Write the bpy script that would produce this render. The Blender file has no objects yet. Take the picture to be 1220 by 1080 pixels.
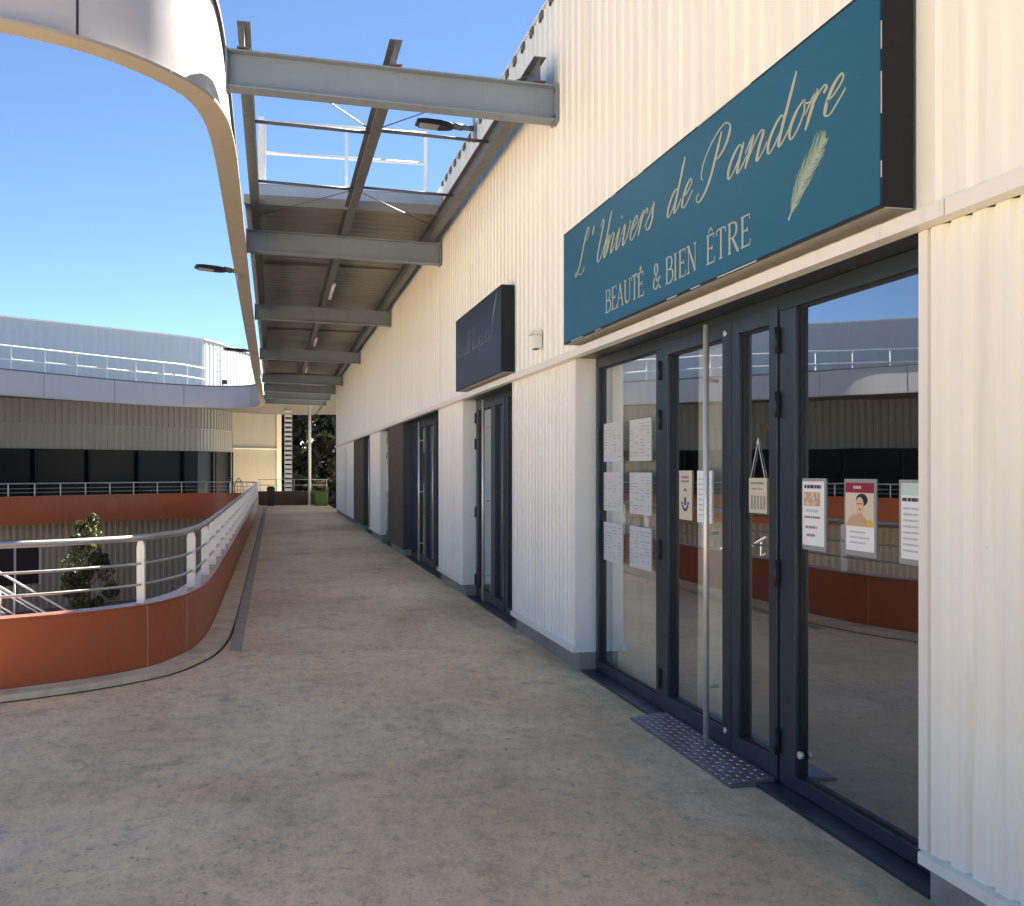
import bpy, bmesh, math, random
from mathutils import Vector, Matrix
random.seed(7)
R = math.radians
scene = bpy.context.scene
COL = scene.collection

# ------------------------------------------------------------------ camera
F_PX = 1220.0
YAW = math.atan(284 / F_PX)
cam_data = bpy.data.cameras.new("camera")
cam_data.sensor_width = 36
cam_data.sensor_fit = 'HORIZONTAL'
cam_data.lens = 36.0
cam_data.shift_y = 21 / 1220
cam_data.clip_start = 0.05
cam_data.clip_end = 2000
cam = bpy.data.objects.new("camera", cam_data)
COL.objects.link(cam)
cam.location = (0, 0, 1.55)
cam.rotation_euler = (R(90), 0, -YAW)
scene.camera = cam

# ------------------------------------------------------------------ sky, sun, exposure
SUN_AZ, SUN_EL = 40.0, 41.0
world = bpy.data.worlds.new("World")
scene.world = world
world.use_nodes = True
wn = world.node_tree
wn.nodes.clear()
w_out = wn.nodes.new("ShaderNodeOutputWorld")
w_bg = wn.nodes.new("ShaderNodeBackground")
sky = wn.nodes.new("ShaderNodeTexSky")
sky.sky_type = 'NISHITA'
sky.sun_disc = False
sky.sun_elevation = R(SUN_EL)
sky.sun_rotation = R(SUN_AZ)
sky.altitude = 50
sky.air_density = 0.5
sky.dust_density = 0.0
sky.ozone_density = 6.0
w_bg.inputs["Strength"].default_value = 0.05
wn.links.new(sky.outputs[0], w_bg.inputs[0])
wn.links.new(w_bg.outputs[0], w_out.inputs[0])
sun_data = bpy.data.lights.new("sun", 'SUN')
sun_data.energy = 5.0
sun_data.angle = R(0.53)
sun_data.color = (1.0, 0.96, 0.90)
sun = bpy.data.objects.new("sun", sun_data)
COL.objects.link(sun)
sv = Vector((math.sin(R(SUN_AZ)) * math.cos(R(SUN_EL)), math.cos(R(SUN_AZ)) * math.cos(R(SUN_EL)), math.sin(R(SUN_EL))))
sun.rotation_euler = sv.to_track_quat('Z', 'Y').to_euler()
sun.location = sv * 60
scene.view_settings.view_transform = 'Standard'
scene.view_settings.look = 'None'
scene.view_settings.gamma = 1.0
scene.view_settings.exposure = 2.5
scene.view_settings.use_white_balance = True
scene.view_settings.white_balance_temperature = 7400
scene.view_settings.white_balance_tint = 7
scene.render.engine = 'CYCLES'
scene.cycles.use_denoising = True
scene.cycles.max_bounces = 10
scene.cycles.transparent_max_bounces = 16
scene.cycles.sample_clamp_indirect = 6.0

# ------------------------------------------------------------------ materials
def mat(name, color=(.5, .5, .5), rough=.5, metal=0.0, spec=.5, coat=0.0):
    m = bpy.data.materials.new(name)
    m.use_nodes = True
    b = m.node_tree.nodes["Principled BSDF"]
    b.inputs["Base Color"].default_value = (*color, 1)
    b.inputs["Roughness"].default_value = rough
    b.inputs["Metallic"].default_value = metal
    b.inputs["Specular IOR Level"].default_value = spec
    b.inputs["Coat Weight"].default_value = coat
    return m

class NT:
    """small helper for node trees"""
    def __init__(s, m):
        s.t = m.node_tree
        s.b = s.t.nodes["Principled BSDF"]
    def n(s, kind, **kw):
        nd = s.t.nodes.new(kind)
        for k, v in kw.items():
            if k in nd.inputs: nd.inputs[k].default_value = v
            else: setattr(nd, k, v)
        return nd
    def l(s, a, b): s.t.links.new(a, b)
    def coords(s, scale=(1, 1, 1)):
        c = s.n("ShaderNodeTexCoord"); mp = s.n("ShaderNodeMapping")
        mp.inputs["Scale"].default_value = scale
        s.l(c.outputs["Object"], mp.inputs[0])
        return mp.outputs[0]
    def noise(s, vec, scale, detail=4, rough=.55, dist=0.0):
        nd = s.n("ShaderNodeTexNoise")
        nd.inputs["Scale"].default_value = scale; nd.inputs["Detail"].default_value = detail
        nd.inputs["Roughness"].default_value = rough; nd.inputs["Distortion"].default_value = dist
        s.l(vec, nd.inputs["Vector"])
        return nd.outputs["Fac"]
    def ramp(s, fac, stops):
        r = s.n("ShaderNodeValToRGB")
        e = r.color_ramp.elements
        while len(e) < len(stops): e.new(.5)
        for i, (p, c) in enumerate(stops):
            e[i].position = p; e[i].color = (*c, 1) if len(c) == 3 else c
        s.l(fac, r.inputs[0])
        return r.outputs[0]
    def mix(s, fac, a, b, mode='MIX'):
        x = s.n("ShaderNodeMix", data_type='RGBA', blend_type=mode)
        for sock, v in ((x.inputs[0], fac), (x.inputs[6], a), (x.inputs[7], b)):
            if isinstance(v, (int, float)): sock.default_value = v
            elif isinstance(v, tuple): sock.default_value = (*v, 1)
            else: s.l(v, sock)
        return x.outputs[2]
    def bump(s, height, strength=.2, dist=.01):
        bp = s.n("ShaderNodeBump"); bp.inputs["Strength"].default_value = strength; bp.inputs["Distance"].default_value = dist
        s.l(height, bp.inputs["Height"]); s.l(bp.outputs[0], s.b.inputs["Normal"])

def painted(name, color, rough=.45, var=.06, dirt=None, stretch=(3, 3, .4), metal=0.0, scale=1.0, spec=.5):
    """paint or sheet metal with faint cloudy and streaky variation"""
    m = mat(name, color, rough, metal, spec)
    k = NT(m)
    v = k.coords(stretch)
    f = k.noise(v, 1.3 * scale, 5)
    lo = tuple(c * (1 - var) for c in color); hi = tuple(min(1, c * (1 + var)) for c in color)
    c1 = k.ramp(f, [(.3, lo), (.7, hi)])
    if dirt:
        v2 = k.coords((9, 9, .5))
        f2 = k.noise(v2, 1.0 * scale, 6, .65)
        msk = k.ramp(f2, [(.55, (0, 0, 0)), (.85, (1, 1, 1))])
        c1 = k.mix(msk, c1, k.mix(.55, c1, dirt))
    k.l(c1, k.b.inputs["Base Color"])
    fr = k.noise(k.coords((6, 6, 6)), 3 * scale, 4)
    rr = k.ramp(fr, [(.3, (rough * .85,) * 3), (.7, (min(1, rough * 1.2),) * 3)])
    k.l(rr, k.b.inputs["Roughness"])
    return m

CREAM = painted("cream_cladding_paint", (.86, .84, .75), .42, .035, (.55, .50, .41))
CREAM_TRIM = painted("cream_trim_paint", (.80, .78, .71), .40, .02, (.5, .45, .38))
BEIGE_WALL = painted("beige_far_cladding", (.265, .27, .265), .55, .05)
WHITE_PANEL = painted("white_fascia_panel", (.48, .48, .51), .6, .03, (.5, .49, .47))
GREY_WALL = painted("pale_grey_cladding", (.43, .48, .54), .5, .04)
SOFFIT = painted("beige_soffit_sheet", (.40, .36, .315), .55, .05)
ORANGE = painted("rust_orange_sheet", (.42, .105, .042), .40, .08, (.22, .06, .03), (1, 1, .6))
WHITE_POST = painted("white_post_paint", (.78, .77, .72), .45, .04, (.45, .42, .36))
RAIL_GREY = painted("galvanised_rail", (.50, .51, .52), .35, .08, None, (2, 2, 2), .7)
STEEL = painted("grey_primed_steel", (.235, .28, .33), .48, .07, (.17, .17, .17), (1, 1, 1), .1)
STEEL_DARK = painted("dark_purlin_steel", (.13, .135, .14), .5, .1, None, (1, 1, 1), .2)
SHEET = painted("canopy_sheet_underside", (.25, .24, .215), .6, .08, (.22, .2, .17), (.6, .6, .6))
ANTHRA = painted("anthracite_aluminium", (.020, .031, .043), .34, .08, None, (2, 2, .5))
ANTHRA_DARK = mat("dark_gasket", (.010, .011, .013), .5)
INOX = mat("brushed_stainless", (.74, .69, .62), .42, .55)
BLACK = mat("black_plastic", (.012, .012, .013), .45)
WHITE = painted("white_metal", (.72, .72, .71), .45, .03)
PLINTH = mat("plinth_concrete", (.27, .26, .24), .85)
WOOD = painted("brown_wood_board", (.085, .06, .042), .6, .25, None, (14, 14, .5))
def rough_stone(m, scale, lo, hi, bump=.25):
    k = NT(m)
    f = k.noise(k.coords(), scale, 8, .65)
    k.l(k.ramp(f, [(.3, lo), (.7, hi)]), k.b.inputs["Base Color"])
    k.bump(k.noise(k.coords(), scale * 9, 4), bump, .004)
rough_stone(PLINTH, 4, (.20, .19, .175), (.33, .32, .29))
KERB = mat("kerb_concrete", (.3, .28, .25), .9)
rough_stone(KERB, 5, (.55, .46, .35), (.86, .76, .62), .4)
DRAIN = mat("drain_concrete", (.15, .145, .14), .8)
rough_stone(DRAIN, 3, (.34, .30, .26), (.54, .47, .40), .3)
EARTH = mat("courtyard_paving", (.3, .28, .26), .9)
rough_stone(EARTH, .7, (.2, .185, .17), (.3, .28, .255), .2)
SIGN_TEAL = mat("teal_sign_face", (.006, .098, .165), .40, 0, .35)
SIGN_EDGE = mat("sign_case_black", (.012, .015, .017), .5, 0, .25)
SIGN_UNDER = painted("sign_case_underside", (.33, .31, .27), .5, .06)
SIGN_NAVY = mat("navy_sign_face", (.010, .014, .030), .38)
GOLD = mat("pale_gold_letter", (.44, .45, .33), .45, .25)
GOLD_PALE = mat("pale_gold_flat_letter", (.36, .40, .36), .5, .1)
FEATHER = mat("feather_gold", (.36, .45, .34), .45, .2)
NAVY_INK = mat("faint_sign_lettering", (.12, .135, .18), .45)
PRINTED = mat("printed_grey_paper", (.52, .54, .54), .8)
PHOTO_FACE = mat("photo_face", (.70, .46, .33), .7)
PAPER = mat("white_paper", (.80, .81, .79), .75)
PAPER_CREAM = mat("cream_card", (.60, .54, .40), .75)
INK = mat("grey_print", (.25, .26, .27), .8)
INK_PALE = mat("pale_grey_print", (.52, .54, .55), .8)
INK_DARK = mat("dark_print", (.05, .06, .08), .8)
INK_BLUE = mat("blue_print", (.03, .06, .22), .7)
CRIMSON = mat("crimson_print", (.26, .012, .045), .6)
PHOTO_TAN = mat("photo_tan", (.58, .36, .22), .7)
PHOTO_BEIGE = mat("photo_beige", (.66, .56, .43), .7)
PHOTO_DARK = mat("photo_dark_hair", (.018, .012, .012), .6)
YELLOW = mat("yellow_print", (.7, .45, .03), .6)
CLEAR_PVC = mat("grey_poster_sleeve", (.30, .32, .32), .3)
CURTAIN = painted("pale_curtain", (.84, .80, .66), .85, .08, None, (8, 8, .2))
ROOM = mat("shop_interior_wall", (.42, .40, .36), .8)
ROOM_FLOOR = mat("shop_interior_floor", (.16, .14, .12), .35)
ROOFING = mat("roof_membrane", (.3, .3, .3), .9)
BARK = painted("bark", (.09, .065, .045), .9, .3, None, (6, 6, 1))
GREEN_BIN = painted("green_bin_plastic", (.045, .085, .012), .5, .08)
CABLE = mat("bracing_cable", (.16, .16, .16), .4, .6)
LAMP_GLASS = mat("lamp_lens", (.45, .44, .41), .25)

def foliage(name, a, b):
    m = mat(name, a, .55)
    k = NT(m)
    f = k.noise(k.coords(), 2.2, 5, .7)
    k.l(k.ramp(f, [(.35, a), (.68, b)]), k.b.inputs["Base Color"])
    k.b.inputs["Subsurface Weight"].default_value = 0.0
    tr = k.n("ShaderNodeBsdfTranslucent"); tr.inputs["Color"].default_value = (b[0] * 1.5, b[1] * 1.6, b[2], 1)
    mx = k.n("ShaderNodeMixShader"); mx.inputs[0].default_value = .15
    out = [n for n in k.t.nodes if n.type == 'OUTPUT_MATERIAL'][0]
    k.l(k.b.outputs[0], mx.inputs[1]); k.l(tr.outputs[0], mx.inputs[2]); k.l(mx.outputs[0], out.inputs[0])
    return m
LEAF = foliage("magnolia_leaves", (.035, .05, .016), (.085, .095, .035))
LEAF_DARK = foliage("evergreen_needles", (.016, .02, .011), (.034, .034, .02))

def glass(name, tint, base, power=3.0):
    m = bpy.data.materials.new(name)
    m.use_nodes = True
    t = m.node_tree
    t.nodes.clear()
    o = t.nodes.new("ShaderNodeOutputMaterial")
    tr = t.nodes.new("ShaderNodeBsdfTransparent"); tr.inputs[0].default_value = (*tint, 1)
    gl = t.nodes.new("ShaderNodeBsdfGlossy"); gl.inputs["Roughness"].default_value = 0.0
    gl.inputs["Color"].default_value = (.93, .96, 1.0, 1)
    lw = t.nodes.new("ShaderNodeLayerWeight"); lw.inputs["Blend"].default_value = .5
    pw = t.nodes.new("ShaderNodeMath"); pw.operation = 'POWER'; pw.inputs[1].default_value = power
    ma = t.nodes.new("ShaderNodeMath"); ma.operation = 'MULTIPLY_ADD'; ma.inputs[1].default_value = 1 - base; ma.inputs[2].default_value = base
    mx = t.nodes.new("ShaderNodeMixShader")
    t.links.new(lw.outputs["Facing"], pw.inputs[0]); t.links.new(pw.outputs[0], ma.inputs[0])
    t.links.new(ma.outputs[0], mx.inputs[0]); t.links.new(tr.outputs[0], mx.inputs[1]); t.links.new(gl.outputs[0], mx.inputs[2])
    nz = t.nodes.new("ShaderNodeTexNoise"); nz.inputs["Scale"].default_value = 1.6; nz.inputs["Detail"].default_value = 1
    tc = t.nodes.new("ShaderNodeTexCoord"); bp = t.nodes.new("ShaderNodeBump"); bp.inputs["Strength"].default_value = 1.0; bp.inputs["Distance"].default_value = .0005
    t.links.new(tc.outputs["Object"], nz.inputs["Vector"]); t.links.new(nz.outputs["Fac"], bp.inputs["Height"]); t.links.new(bp.outputs[0], gl.inputs["Normal"])
    t.links.new(mx.outputs[0], o.inputs[0])
    return m
GLASS = glass("shop_glazing", (.94, .96, .95), .36, 2.6)
DARK_GLASS = mat("dark_far_glazing", (.006, .008, .012), .35, 0, .12)

def concrete_floor():
    m = mat("walkway_concrete", (.3, .27, .24), .8)
    k = NT(m)
    v = k.coords()
    flat = k.coords((1, .7, 1))
    big = k.noise(v, .45, 5, .62, .5)
    c = k.ramp(big, [(.32, (.72, .51, .315)), (.5, (.86, .66, .43)), (.68, (.92, .76, .54))])
    mid = k.noise(flat, 1.7, 12, .76, .8)
    c = k.mix(.8, c, k.ramp(mid, [(.32, (.64, .61, .57)), (.46, (.98, .98, .97)), (.66, (1.15, 1.13, 1.11))]), 'MULTIPLY')
    spk = k.noise(flat, 11, 12, .80, .3)          # mottling a hand wide
    c = k.mix(.9, c, k.ramp(spk, [(.36, (.72, .70, .66)), (.49, (1, 1, 1)), (.66, (1.14, 1.13, 1.11))]), 'MULTIPLY')
    fine = k.noise(v, 55, 6, .75)                 # grain
    c = k.mix(.7, c, k.ramp(fine, [(.34, (.68, .66, .64)), (.48, (1, 1, 1)), (.68, (1.15, 1.15, 1.15))]), 'MULTIPLY')
    pit = k.noise(flat, 17, 8, .8, .2)
    msk = k.noise(v, .9, 4, .6)
    pits = k.mix(1.0, k.ramp(pit, [(.57, (0, 0, 0)), (.64, (.85, .85, .85))]), k.ramp(msk, [(.40, (0, 0, 0)), (.56, (1, 1, 1))]), 'MULTIPLY')
    c = k.mix(pits, c, (.27, .22, .16))
    # mossy dirt gathered along the foot of the shopfronts
    sx = k.n("ShaderNodeSeparateXYZ"); k.l(v, sx.inputs[0])
    mr = k.n("ShaderNodeMapRange"); mr.inputs[1].default_value = 1.75; mr.inputs[2].default_value = 2.32
    k.l(sx.outputs[0], mr.inputs[0])
    moss = k.mix(1.0, mr.outputs[0], k.ramp(k.noise(k.coords((1.6, .5, 1)), 2.4, 7, .7), [(.38, (0, 0, 0)), (.62, (1, 1, 1))]), 'MULTIPLY')
    c = k.mix(k.mix(1.0, moss, (.75, .75, .75), 'MULTIPLY'), c, (.40, .345, .19))
    k.l(c, k.b.inputs["Base Color"])
    k.l(k.ramp(mid, [(.3, (.65,) * 3), (.7, (.9,) * 3)]), k.b.inputs["Roughness"])
    k.bump(k.mix(.5, k.noise(v, 70, 5, .7), spk), .5, .006)
    return m
FLOOR = concrete_floor()

# ------------------------------------------------------------------ mesh helpers
class MB:
    def __init__(s): s.bm = bmesh.new()
    def face(s, pts):
        try: return s.bm.faces.new([s.bm.verts.new(p) for p in pts])
        except ValueError: return None
    def box(s, x0, x1, y0, y1, z0, z1):
        v = [s.bm.verts.new((x, y, z)) for x in (x0, x1) for y in (y0, y1) for z in (z0, z1)]
        for f in ((0, 1, 3, 2), (4, 6, 7, 5), (0, 4, 5, 1), (2, 3, 7, 6), (0, 2, 6, 4), (1, 5, 7, 3)):
            s.bm.faces.new([v[i] for i in f])
        return s
    def obox(s, c, ux, uy, uz):
        """box from a centre and three half-axis vectors"""
        c, ux, uy, uz = map(Vector, (c, ux, uy, uz))
        v = [s.bm.verts.new(c + a * ux + b * uy + d * uz) for a in (-1, 1) for b in (-1, 1) for d in (-1, 1)]
        for f in ((0, 1, 3, 2), (4, 6, 7, 5), (0, 4, 5, 1), (2, 3, 7, 6), (0, 2, 6, 4), (1, 5, 7, 3)):
            s.bm.faces.new([v[i] for i in f])
        return s
    def tube(s, pts, r, n=8, closed=False, radii=None):
        pts = [Vector(p) for p in pts]
        rings = []
        N = len(pts)
        for i, p in enumerate(pts):
            a = pts[(i - 1) % N] if (closed or i > 0) else p
            b = pts[(i + 1) % N] if (closed or i < N - 1) else p
            d = (b - a).normalized()
            up = Vector((0, 0, 1)) if abs(d.z) < .95 else Vector((1, 0, 0))
            u = d.cross(up).normalized(); w = u.cross(d)
            rr = radii[i] if radii else r
            rings.append([s.bm.verts.new(p + rr * (math.cos(t) * u + math.sin(t) * w)) for t in [2 * math.pi * k / n for k in range(n)]])
        rng = range(N) if closed else range(N - 1)
        for i in rng:
            a, b = rings[i], rings[(i + 1) % N]
            for k in range(n):
                f = s.bm.faces.new((a[k], a[(k + 1) % n], b[(k + 1) % n], b[k])); f.smooth = True
        if not closed:
            s.bm.faces.new(rings[0][::-1]); s.bm.faces.new(rings[-1])
        return s
    def prism(s, poly, axis, a, b):
        """poly of 2D points extruded between a and b along axis 0/1/2"""
        def P(u, v, w):
            return (w, u, v) if axis == 0 else ((u, w, v) if axis == 1 else (u, v, w))
        A = [s.bm.verts.new(P(u, v, a)) for u, v in poly]; B = [s.bm.verts.new(P(u, v, b)) for u, v in poly]
        n = len(poly)
        s.bm.faces.new(A[::-1]); s.bm.faces.new(B)
        for i in range(n): s.bm.faces.new((A[i], A[(i + 1) % n], B[(i + 1) % n], B[i]))
        return s
    def strip(s, A, B, closed=False, smooth=False):
        """quads between two rows of points"""
        a = [s.bm.verts.new(p) for p in A]; b = [s.bm.verts.new(p) for p in B]
        n = len(A)
        for i in range(n if closed else n - 1):
            j = (i + 1) % n
            f = s.bm.faces.new((a[i], a[j], b[j], b[i])); f.smooth = smooth
        return s
    def build(s, name, m, parent=None, bevel=0.0, fix=True):
        if fix: bmesh.ops.recalc_face_normals(s.bm, faces=s.bm.faces)
        me = bpy.data.meshes.new(name)
        s.bm.to_mesh(me); s.bm.free()
        me.materials.append(m)
        o = bpy.data.objects.new(name, me)
        COL.objects.link(o)
        if parent:
            o.parent = parent
            pm = Matrix.Translation(world_loc(parent)).inverted()
            o.matrix_parent_inverse = pm
        if bevel:
            bv = o.modifiers.new("bevel", 'BEVEL'); bv.width = bevel; bv.segments = 2; bv.limit_method = 'ANGLE'
        return o
def world_loc(o):
    return Vector(WLOC.get(o.name, (0, 0, 0)))
WLOC = {}
def thing(name, label, cat, loc=(0, 0, 0), group=None):
    o = bpy.data.objects.new(name, None); COL.objects.link(o)
    o.location = loc; o.empty_display_size = .2
    WLOC[o.name] = loc
    return tag(o, label, cat, group)
def tag(o, label=None, cat=None, group=None, kind=None):
    if label: o["label"] = label
    if cat: o["category"] = cat
    if group: o["group"] = group
    if kind: o["kind"] = kind
    return o

def catmull(pts, step, closed=False):
    pts = [Vector(p) for p in pts]
    n = len(pts); out = []
    for i in range(n if closed else n - 1):
        g = lambda k: pts[k % n] if closed else pts[max(0, min(n - 1, k))]
        p0, p1, p2, p3 = g(i - 1), g(i), g(i + 1), g(i + 2)
        L = (p2 - p1).length; m = max(1, int(math.ceil(L / step)))
        # centripetal-like tangents scaled to the segment
        t1 = (p2 - p0) * (L / max(1e-6, (p2 - p1).length + (p1 - p0).length))
        t2 = (p3 - p1) * (L / max(1e-6, (p3 - p2).length + (p2 - p1).length))
        for k in range(m):
            t = k / m; t_2 = t * t; t_3 = t_2 * t
            out.append((2 * t_3 - 3 * t_2 + 1) * p1 + (t_3 - 2 * t_2 + t) * t1 + (-2 * t_3 + 3 * t_2) * p2 + (t_3 - t_2) * t2)
    if not closed: out.append(pts[-1])
    return out
def normals2(pts, closed):
    """unit normals to the right of travel"""
    N = len(pts); out = []
    for i in range(N):
        a = pts[(i - 1) % N] if (closed or i > 0) else pts[i]
        b = pts[(i + 1) % N] if (closed or i < N - 1) else pts[i]
        d = (b - a); d = Vector((d.x, d.y)).normalized()
        out.append(Vector((d.y, -d.x)))
    return out
def offset2(pts, d, closed=True):
    return [Vector((p.x + n.x * d, p.y + n.y * d)) for p, n in zip(pts, normals2(pts, closed))]
def resample(pts, step, closed=False):
    P = [Vector((p[0], p[1])) for p in pts]
    if closed: P = P + [P[0]]
    cum = [0]
    for a, b in zip(P, P[1:]): cum.append(cum[-1] + (b - a).length)
    n = max(2, int(round(cum[-1] / step)))
    out = []; j = 0
    for k in range(n if closed else n + 1):
        t = cum[-1] * k / n
        while j < len(cum) - 2 and cum[j + 1] < t: j += 1
        q = (t - cum[j]) / max(1e-9, cum[j + 1] - cum[j])
        out.append(P[j].lerp(P[j + 1], q))
    return out
def z3(pts, z): return [(p.x, p.y, z) for p in pts]

def wall_loop(name, pts, z0, z1, thick, m, parent, closed=True, smooth=True):
    """a standing sheet with thickness along a plan curve; the curve is its outer face"""
    o_ = pts; i_ = offset2(pts, -thick, closed)
    mb = MB()
    mb.strip(z3(o_, z0), z3(o_, z1), closed, smooth)
    mb.strip(z3(i_, z1), z3(i_, z0), closed, smooth)
    mb.strip(z3(o_, z1), z3(i_, z1), closed)
    mb.strip(z3(i_, z0), z3(o_, z0), closed)
    if not closed:
        for k in (0, -1):
            mb.face([(o_[k].x, o_[k].y, z0), (o_[k].x, o_[k].y, z1), (i_[k].x, i_[k].y, z1), (i_[k].x, i_[k].y, z0)])
    return mb.build(name, m, parent)

def ribbed(name, pts, z0, z1, pitch, depth, m, parent, crown=.55, slope=.12, side=1):
    """trapezoidal cladding along a plan line; crowns stand out by depth on the right-hand side"""
    P = resample(pts, pitch)
    row = []
    for i in range(len(P) - 1):
        a, b = P[i], P[i + 1]; d = (b - a); n = Vector((d.y, -d.x)).normalized() * side
        for t, e in ((0.0, 0), ((1 - crown) / 2 - slope / 2, 0), ((1 - crown) / 2 + slope / 2, 1), ((1 + crown) / 2 - slope / 2, 1), ((1 + crown) / 2 + slope / 2, 0)):
            row.append(a + d * t + n * depth * e)
    row.append(P[-1])
    mb = MB(); mb.strip(z3(row, z0), z3(row, z1))
    return mb.build(name, m, parent, fix=False)

def ibeam(mb, a, b, depth, width, tf=.014, tw=.010):
    """I-section from a to b (top centre points), horizontal-ish"""
    a, b = Vector(a), Vector(b)
    d = (b - a).normalized(); side = d.cross(Vector((0, 0, 1))).normalized(); up = side.cross(d)
    prof = [(-width / 2, 0), (width / 2, 0), (width / 2, -tf), (tw / 2, -tf), (tw / 2, -depth + tf), (width / 2, -depth + tf), (width / 2, -depth),
            (-width / 2, -depth), (-width / 2, -depth + tf), (-tw / 2, -depth + tf), (-tw / 2, -tf), (-width / 2, -tf)]
    A = [mb.bm.verts.new(a + side * u + up * v) for u, v in prof]; B = [mb.bm.verts.new(b + side * u + up * v) for u, v in prof]
    n = len(prof)
    mb.bm.faces.new(A[::-1]); mb.bm.faces.new(B)
    for i in range(n): mb.bm.faces.new((A[i], A[(i + 1) % n], B[(i + 1) % n], B[i]))

# ------------------------------------------------------------------ plan curves
# balustrade ring and fascia ring round the open court; travel order keeps "right of travel" on the walkway (outer) side
B_CTRL = [(-.60, 9.9), (-.67, 9.05), (-.75, 8.72), (-.94, 8.25), (-1.33, 7.89), (-1.82, 7.62), (-3.0, 7.2), (-5.2, 6.9), (-9, 7.3), (-14, 9.6), (-18.6, 14), (-21, 20),
          (-20.6, 27), (-17.4, 34.5), (-14, 39), (-10.6, 43.1), (-6.1, 46.9), (-3.8, 48.2), (-2.2, 48.4), (-1.1, 47.5), (-.68, 45.4), (-.60, 42), (-.59, 34), (-.58, 26), (-.58, 18), (-.58, 13)]
F_CTRL = [(-.44, 9.6), (-.46, 8.7), (-.50, 8.32), (-.60, 7.95), (-.92, 7.50), (-1.26, 7.22), (-1.69, 7.04), (-3.0, 6.72), (-5.2, 6.5), (-9, 6.9), (-14, 9.2), (-18.6, 13.6), (-20.8, 20),
          (-20.2, 27), (-16.6, 33.4), (-13.2, 37.6), (-9.9, 41.3), (-5.75, 45.9), (-3.5, 47.4), (-1.9, 47.6), (-.9, 46.8), (-.52, 44.8), (-.5, 40), (-.5, 30), (-.49, 22), (-.46, 14)]
B_RING = catmull(B_CTRL, .22, True)[::-1]
F_RING = catmull(F_CTRL, .22, True)[::-1]
def area2(p): return sum(p[i].x * p[(i + 1) % len(p)].y - p[(i + 1) % len(p)].x * p[i].y for i in range(len(p))) / 2
if area2(B_RING) < 0: B_RING.reverse()
if area2(F_RING) < 0: F_RING.reverse()
# counter-clockwise rings: right of travel is outwards

# ------------------------------------------------------------------ ground, walkway
g = MB(); g.face([(-400, -200, -4.2), (400, -200, -4.2), (400, 700, -4.2), (-400, 700, -4.2)])
tag(g.build("ground", EARTH), kind="structure")

def walkway():
    x0, x1, y0, y1 = -34.0, 2.44, -14.0, 59.0
    c = Vector((-9.0, 27.0))
    ring = [Vector((p.x, p.y)) for p in offset2(B_RING, -.05)]
    ent = []
    for p in ring: ent.append((math.atan2(p.y - c.y, p.x - c.x), p))
    ent.sort(key=lambda e: e[0])
    corners = [(x1, y1), (x0, y1), (x0, y0), (x1, y0)]
    for q in corners:
        a = math.atan2(q[1] - c.y, q[0] - c.x)
        k = next((i for i in range(len(ent)) if ent[i][0] > a), 0)
        p0, p1 = ent[k - 1][1], ent[k][1]
        ent.insert(k, (a, (p0 + p1) / 2))
    inner, outer = [], []
    for a, p in ent:
        d = Vector((math.cos(a), math.sin(a)))
        t = min([((x1 if d.x > 0 else x0) - c.x) / d.x if abs(d.x) > 1e-9 else 1e9, ((y1 if d.y > 0 else y0) - c.y) / d.y if abs(d.y) > 1e-9 else 1e9])
        q = c + d * t
        inner.append((p.x, p.y, 0)); outer.append((q.x, q.y, 0))
    mb = MB(); mb.strip(inner, outer, True)
    o = mb.build("walkway", FLOOR)
    for pl in o.data.polygons:
        pass
    return tag(o, kind="structure")
walkway()
# kerb round the foot of the balustrade and the drain channel beside it
kerb_out = offset2(B_RING, .19)
mb = MB()
kin = offset2(B_RING, .005)
mb.strip(z3(kin, .052), z3(kerb_out, .046), True); mb.strip(z3(kerb_out, .046), z3(offset2(B_RING, .197), -.01), True)
tag(mb.build("kerb", KERB), kind="structure")
mb = MB(); mb.strip(z3(offset2(B_RING, .196), .004), z3(offset2(B_RING, .222), .004), True)  # dark strip painted as the kerb's step shadow along its outer foot
tag(mb.build("kerb_step_shade", mat("painted_step_shade", (.05, .045, .04), .9)), kind="structure")
mb = MB()
mb.box(-.374, -.27, 9.1, 44, -.02, .006)
tag(mb.build("drain_channel", DRAIN), kind="structure")

# ------------------------------------------------------------------ balustrade
bal = thing("balustrade", "rust orange curved balustrade with white posts and tubular handrail around the open court", "balustrade", (-.6, 20, 0))
wall_loop("panel", B_RING, -.6, .515, .05, ORANGE, bal)
mb = MB()
co, ci = offset2(B_RING, .012), offset2(B_RING, -.15)
mb.strip(z3(co, .517), z3(co, .535), True, False); mb.strip(z3(co, .535), z3(ci, .535), True); mb.strip(z3(ci, .535), z3(ci, .49), True)
mb.strip(z3(offset2(B_RING, .0), .517), z3(co, .517), True)
COPING = painted("orange_coping_gloss", (.40, .11, .05), .22, .05, None, (1, 1, 1))
mb.build("coping", COPING, bal)
rail_line = offset2(B_RING, -.06)
mb = MB(); mb.tube(z3(rail_line, 1.035), .026, 10, True); mb.build("handrail", RAIL_GREY, bal)
for z in (.838, .678):
    mb = MB(); mb.tube(z3(rail_line, z), .011, 6, True); mb.build("mid_rail", RAIL_GREY, bal)
# posts: flat plates set across the line of the rail, pointed at the top
cum = 0; first = None
ring_r = resample(rail_line, 1.17, True)
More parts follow.
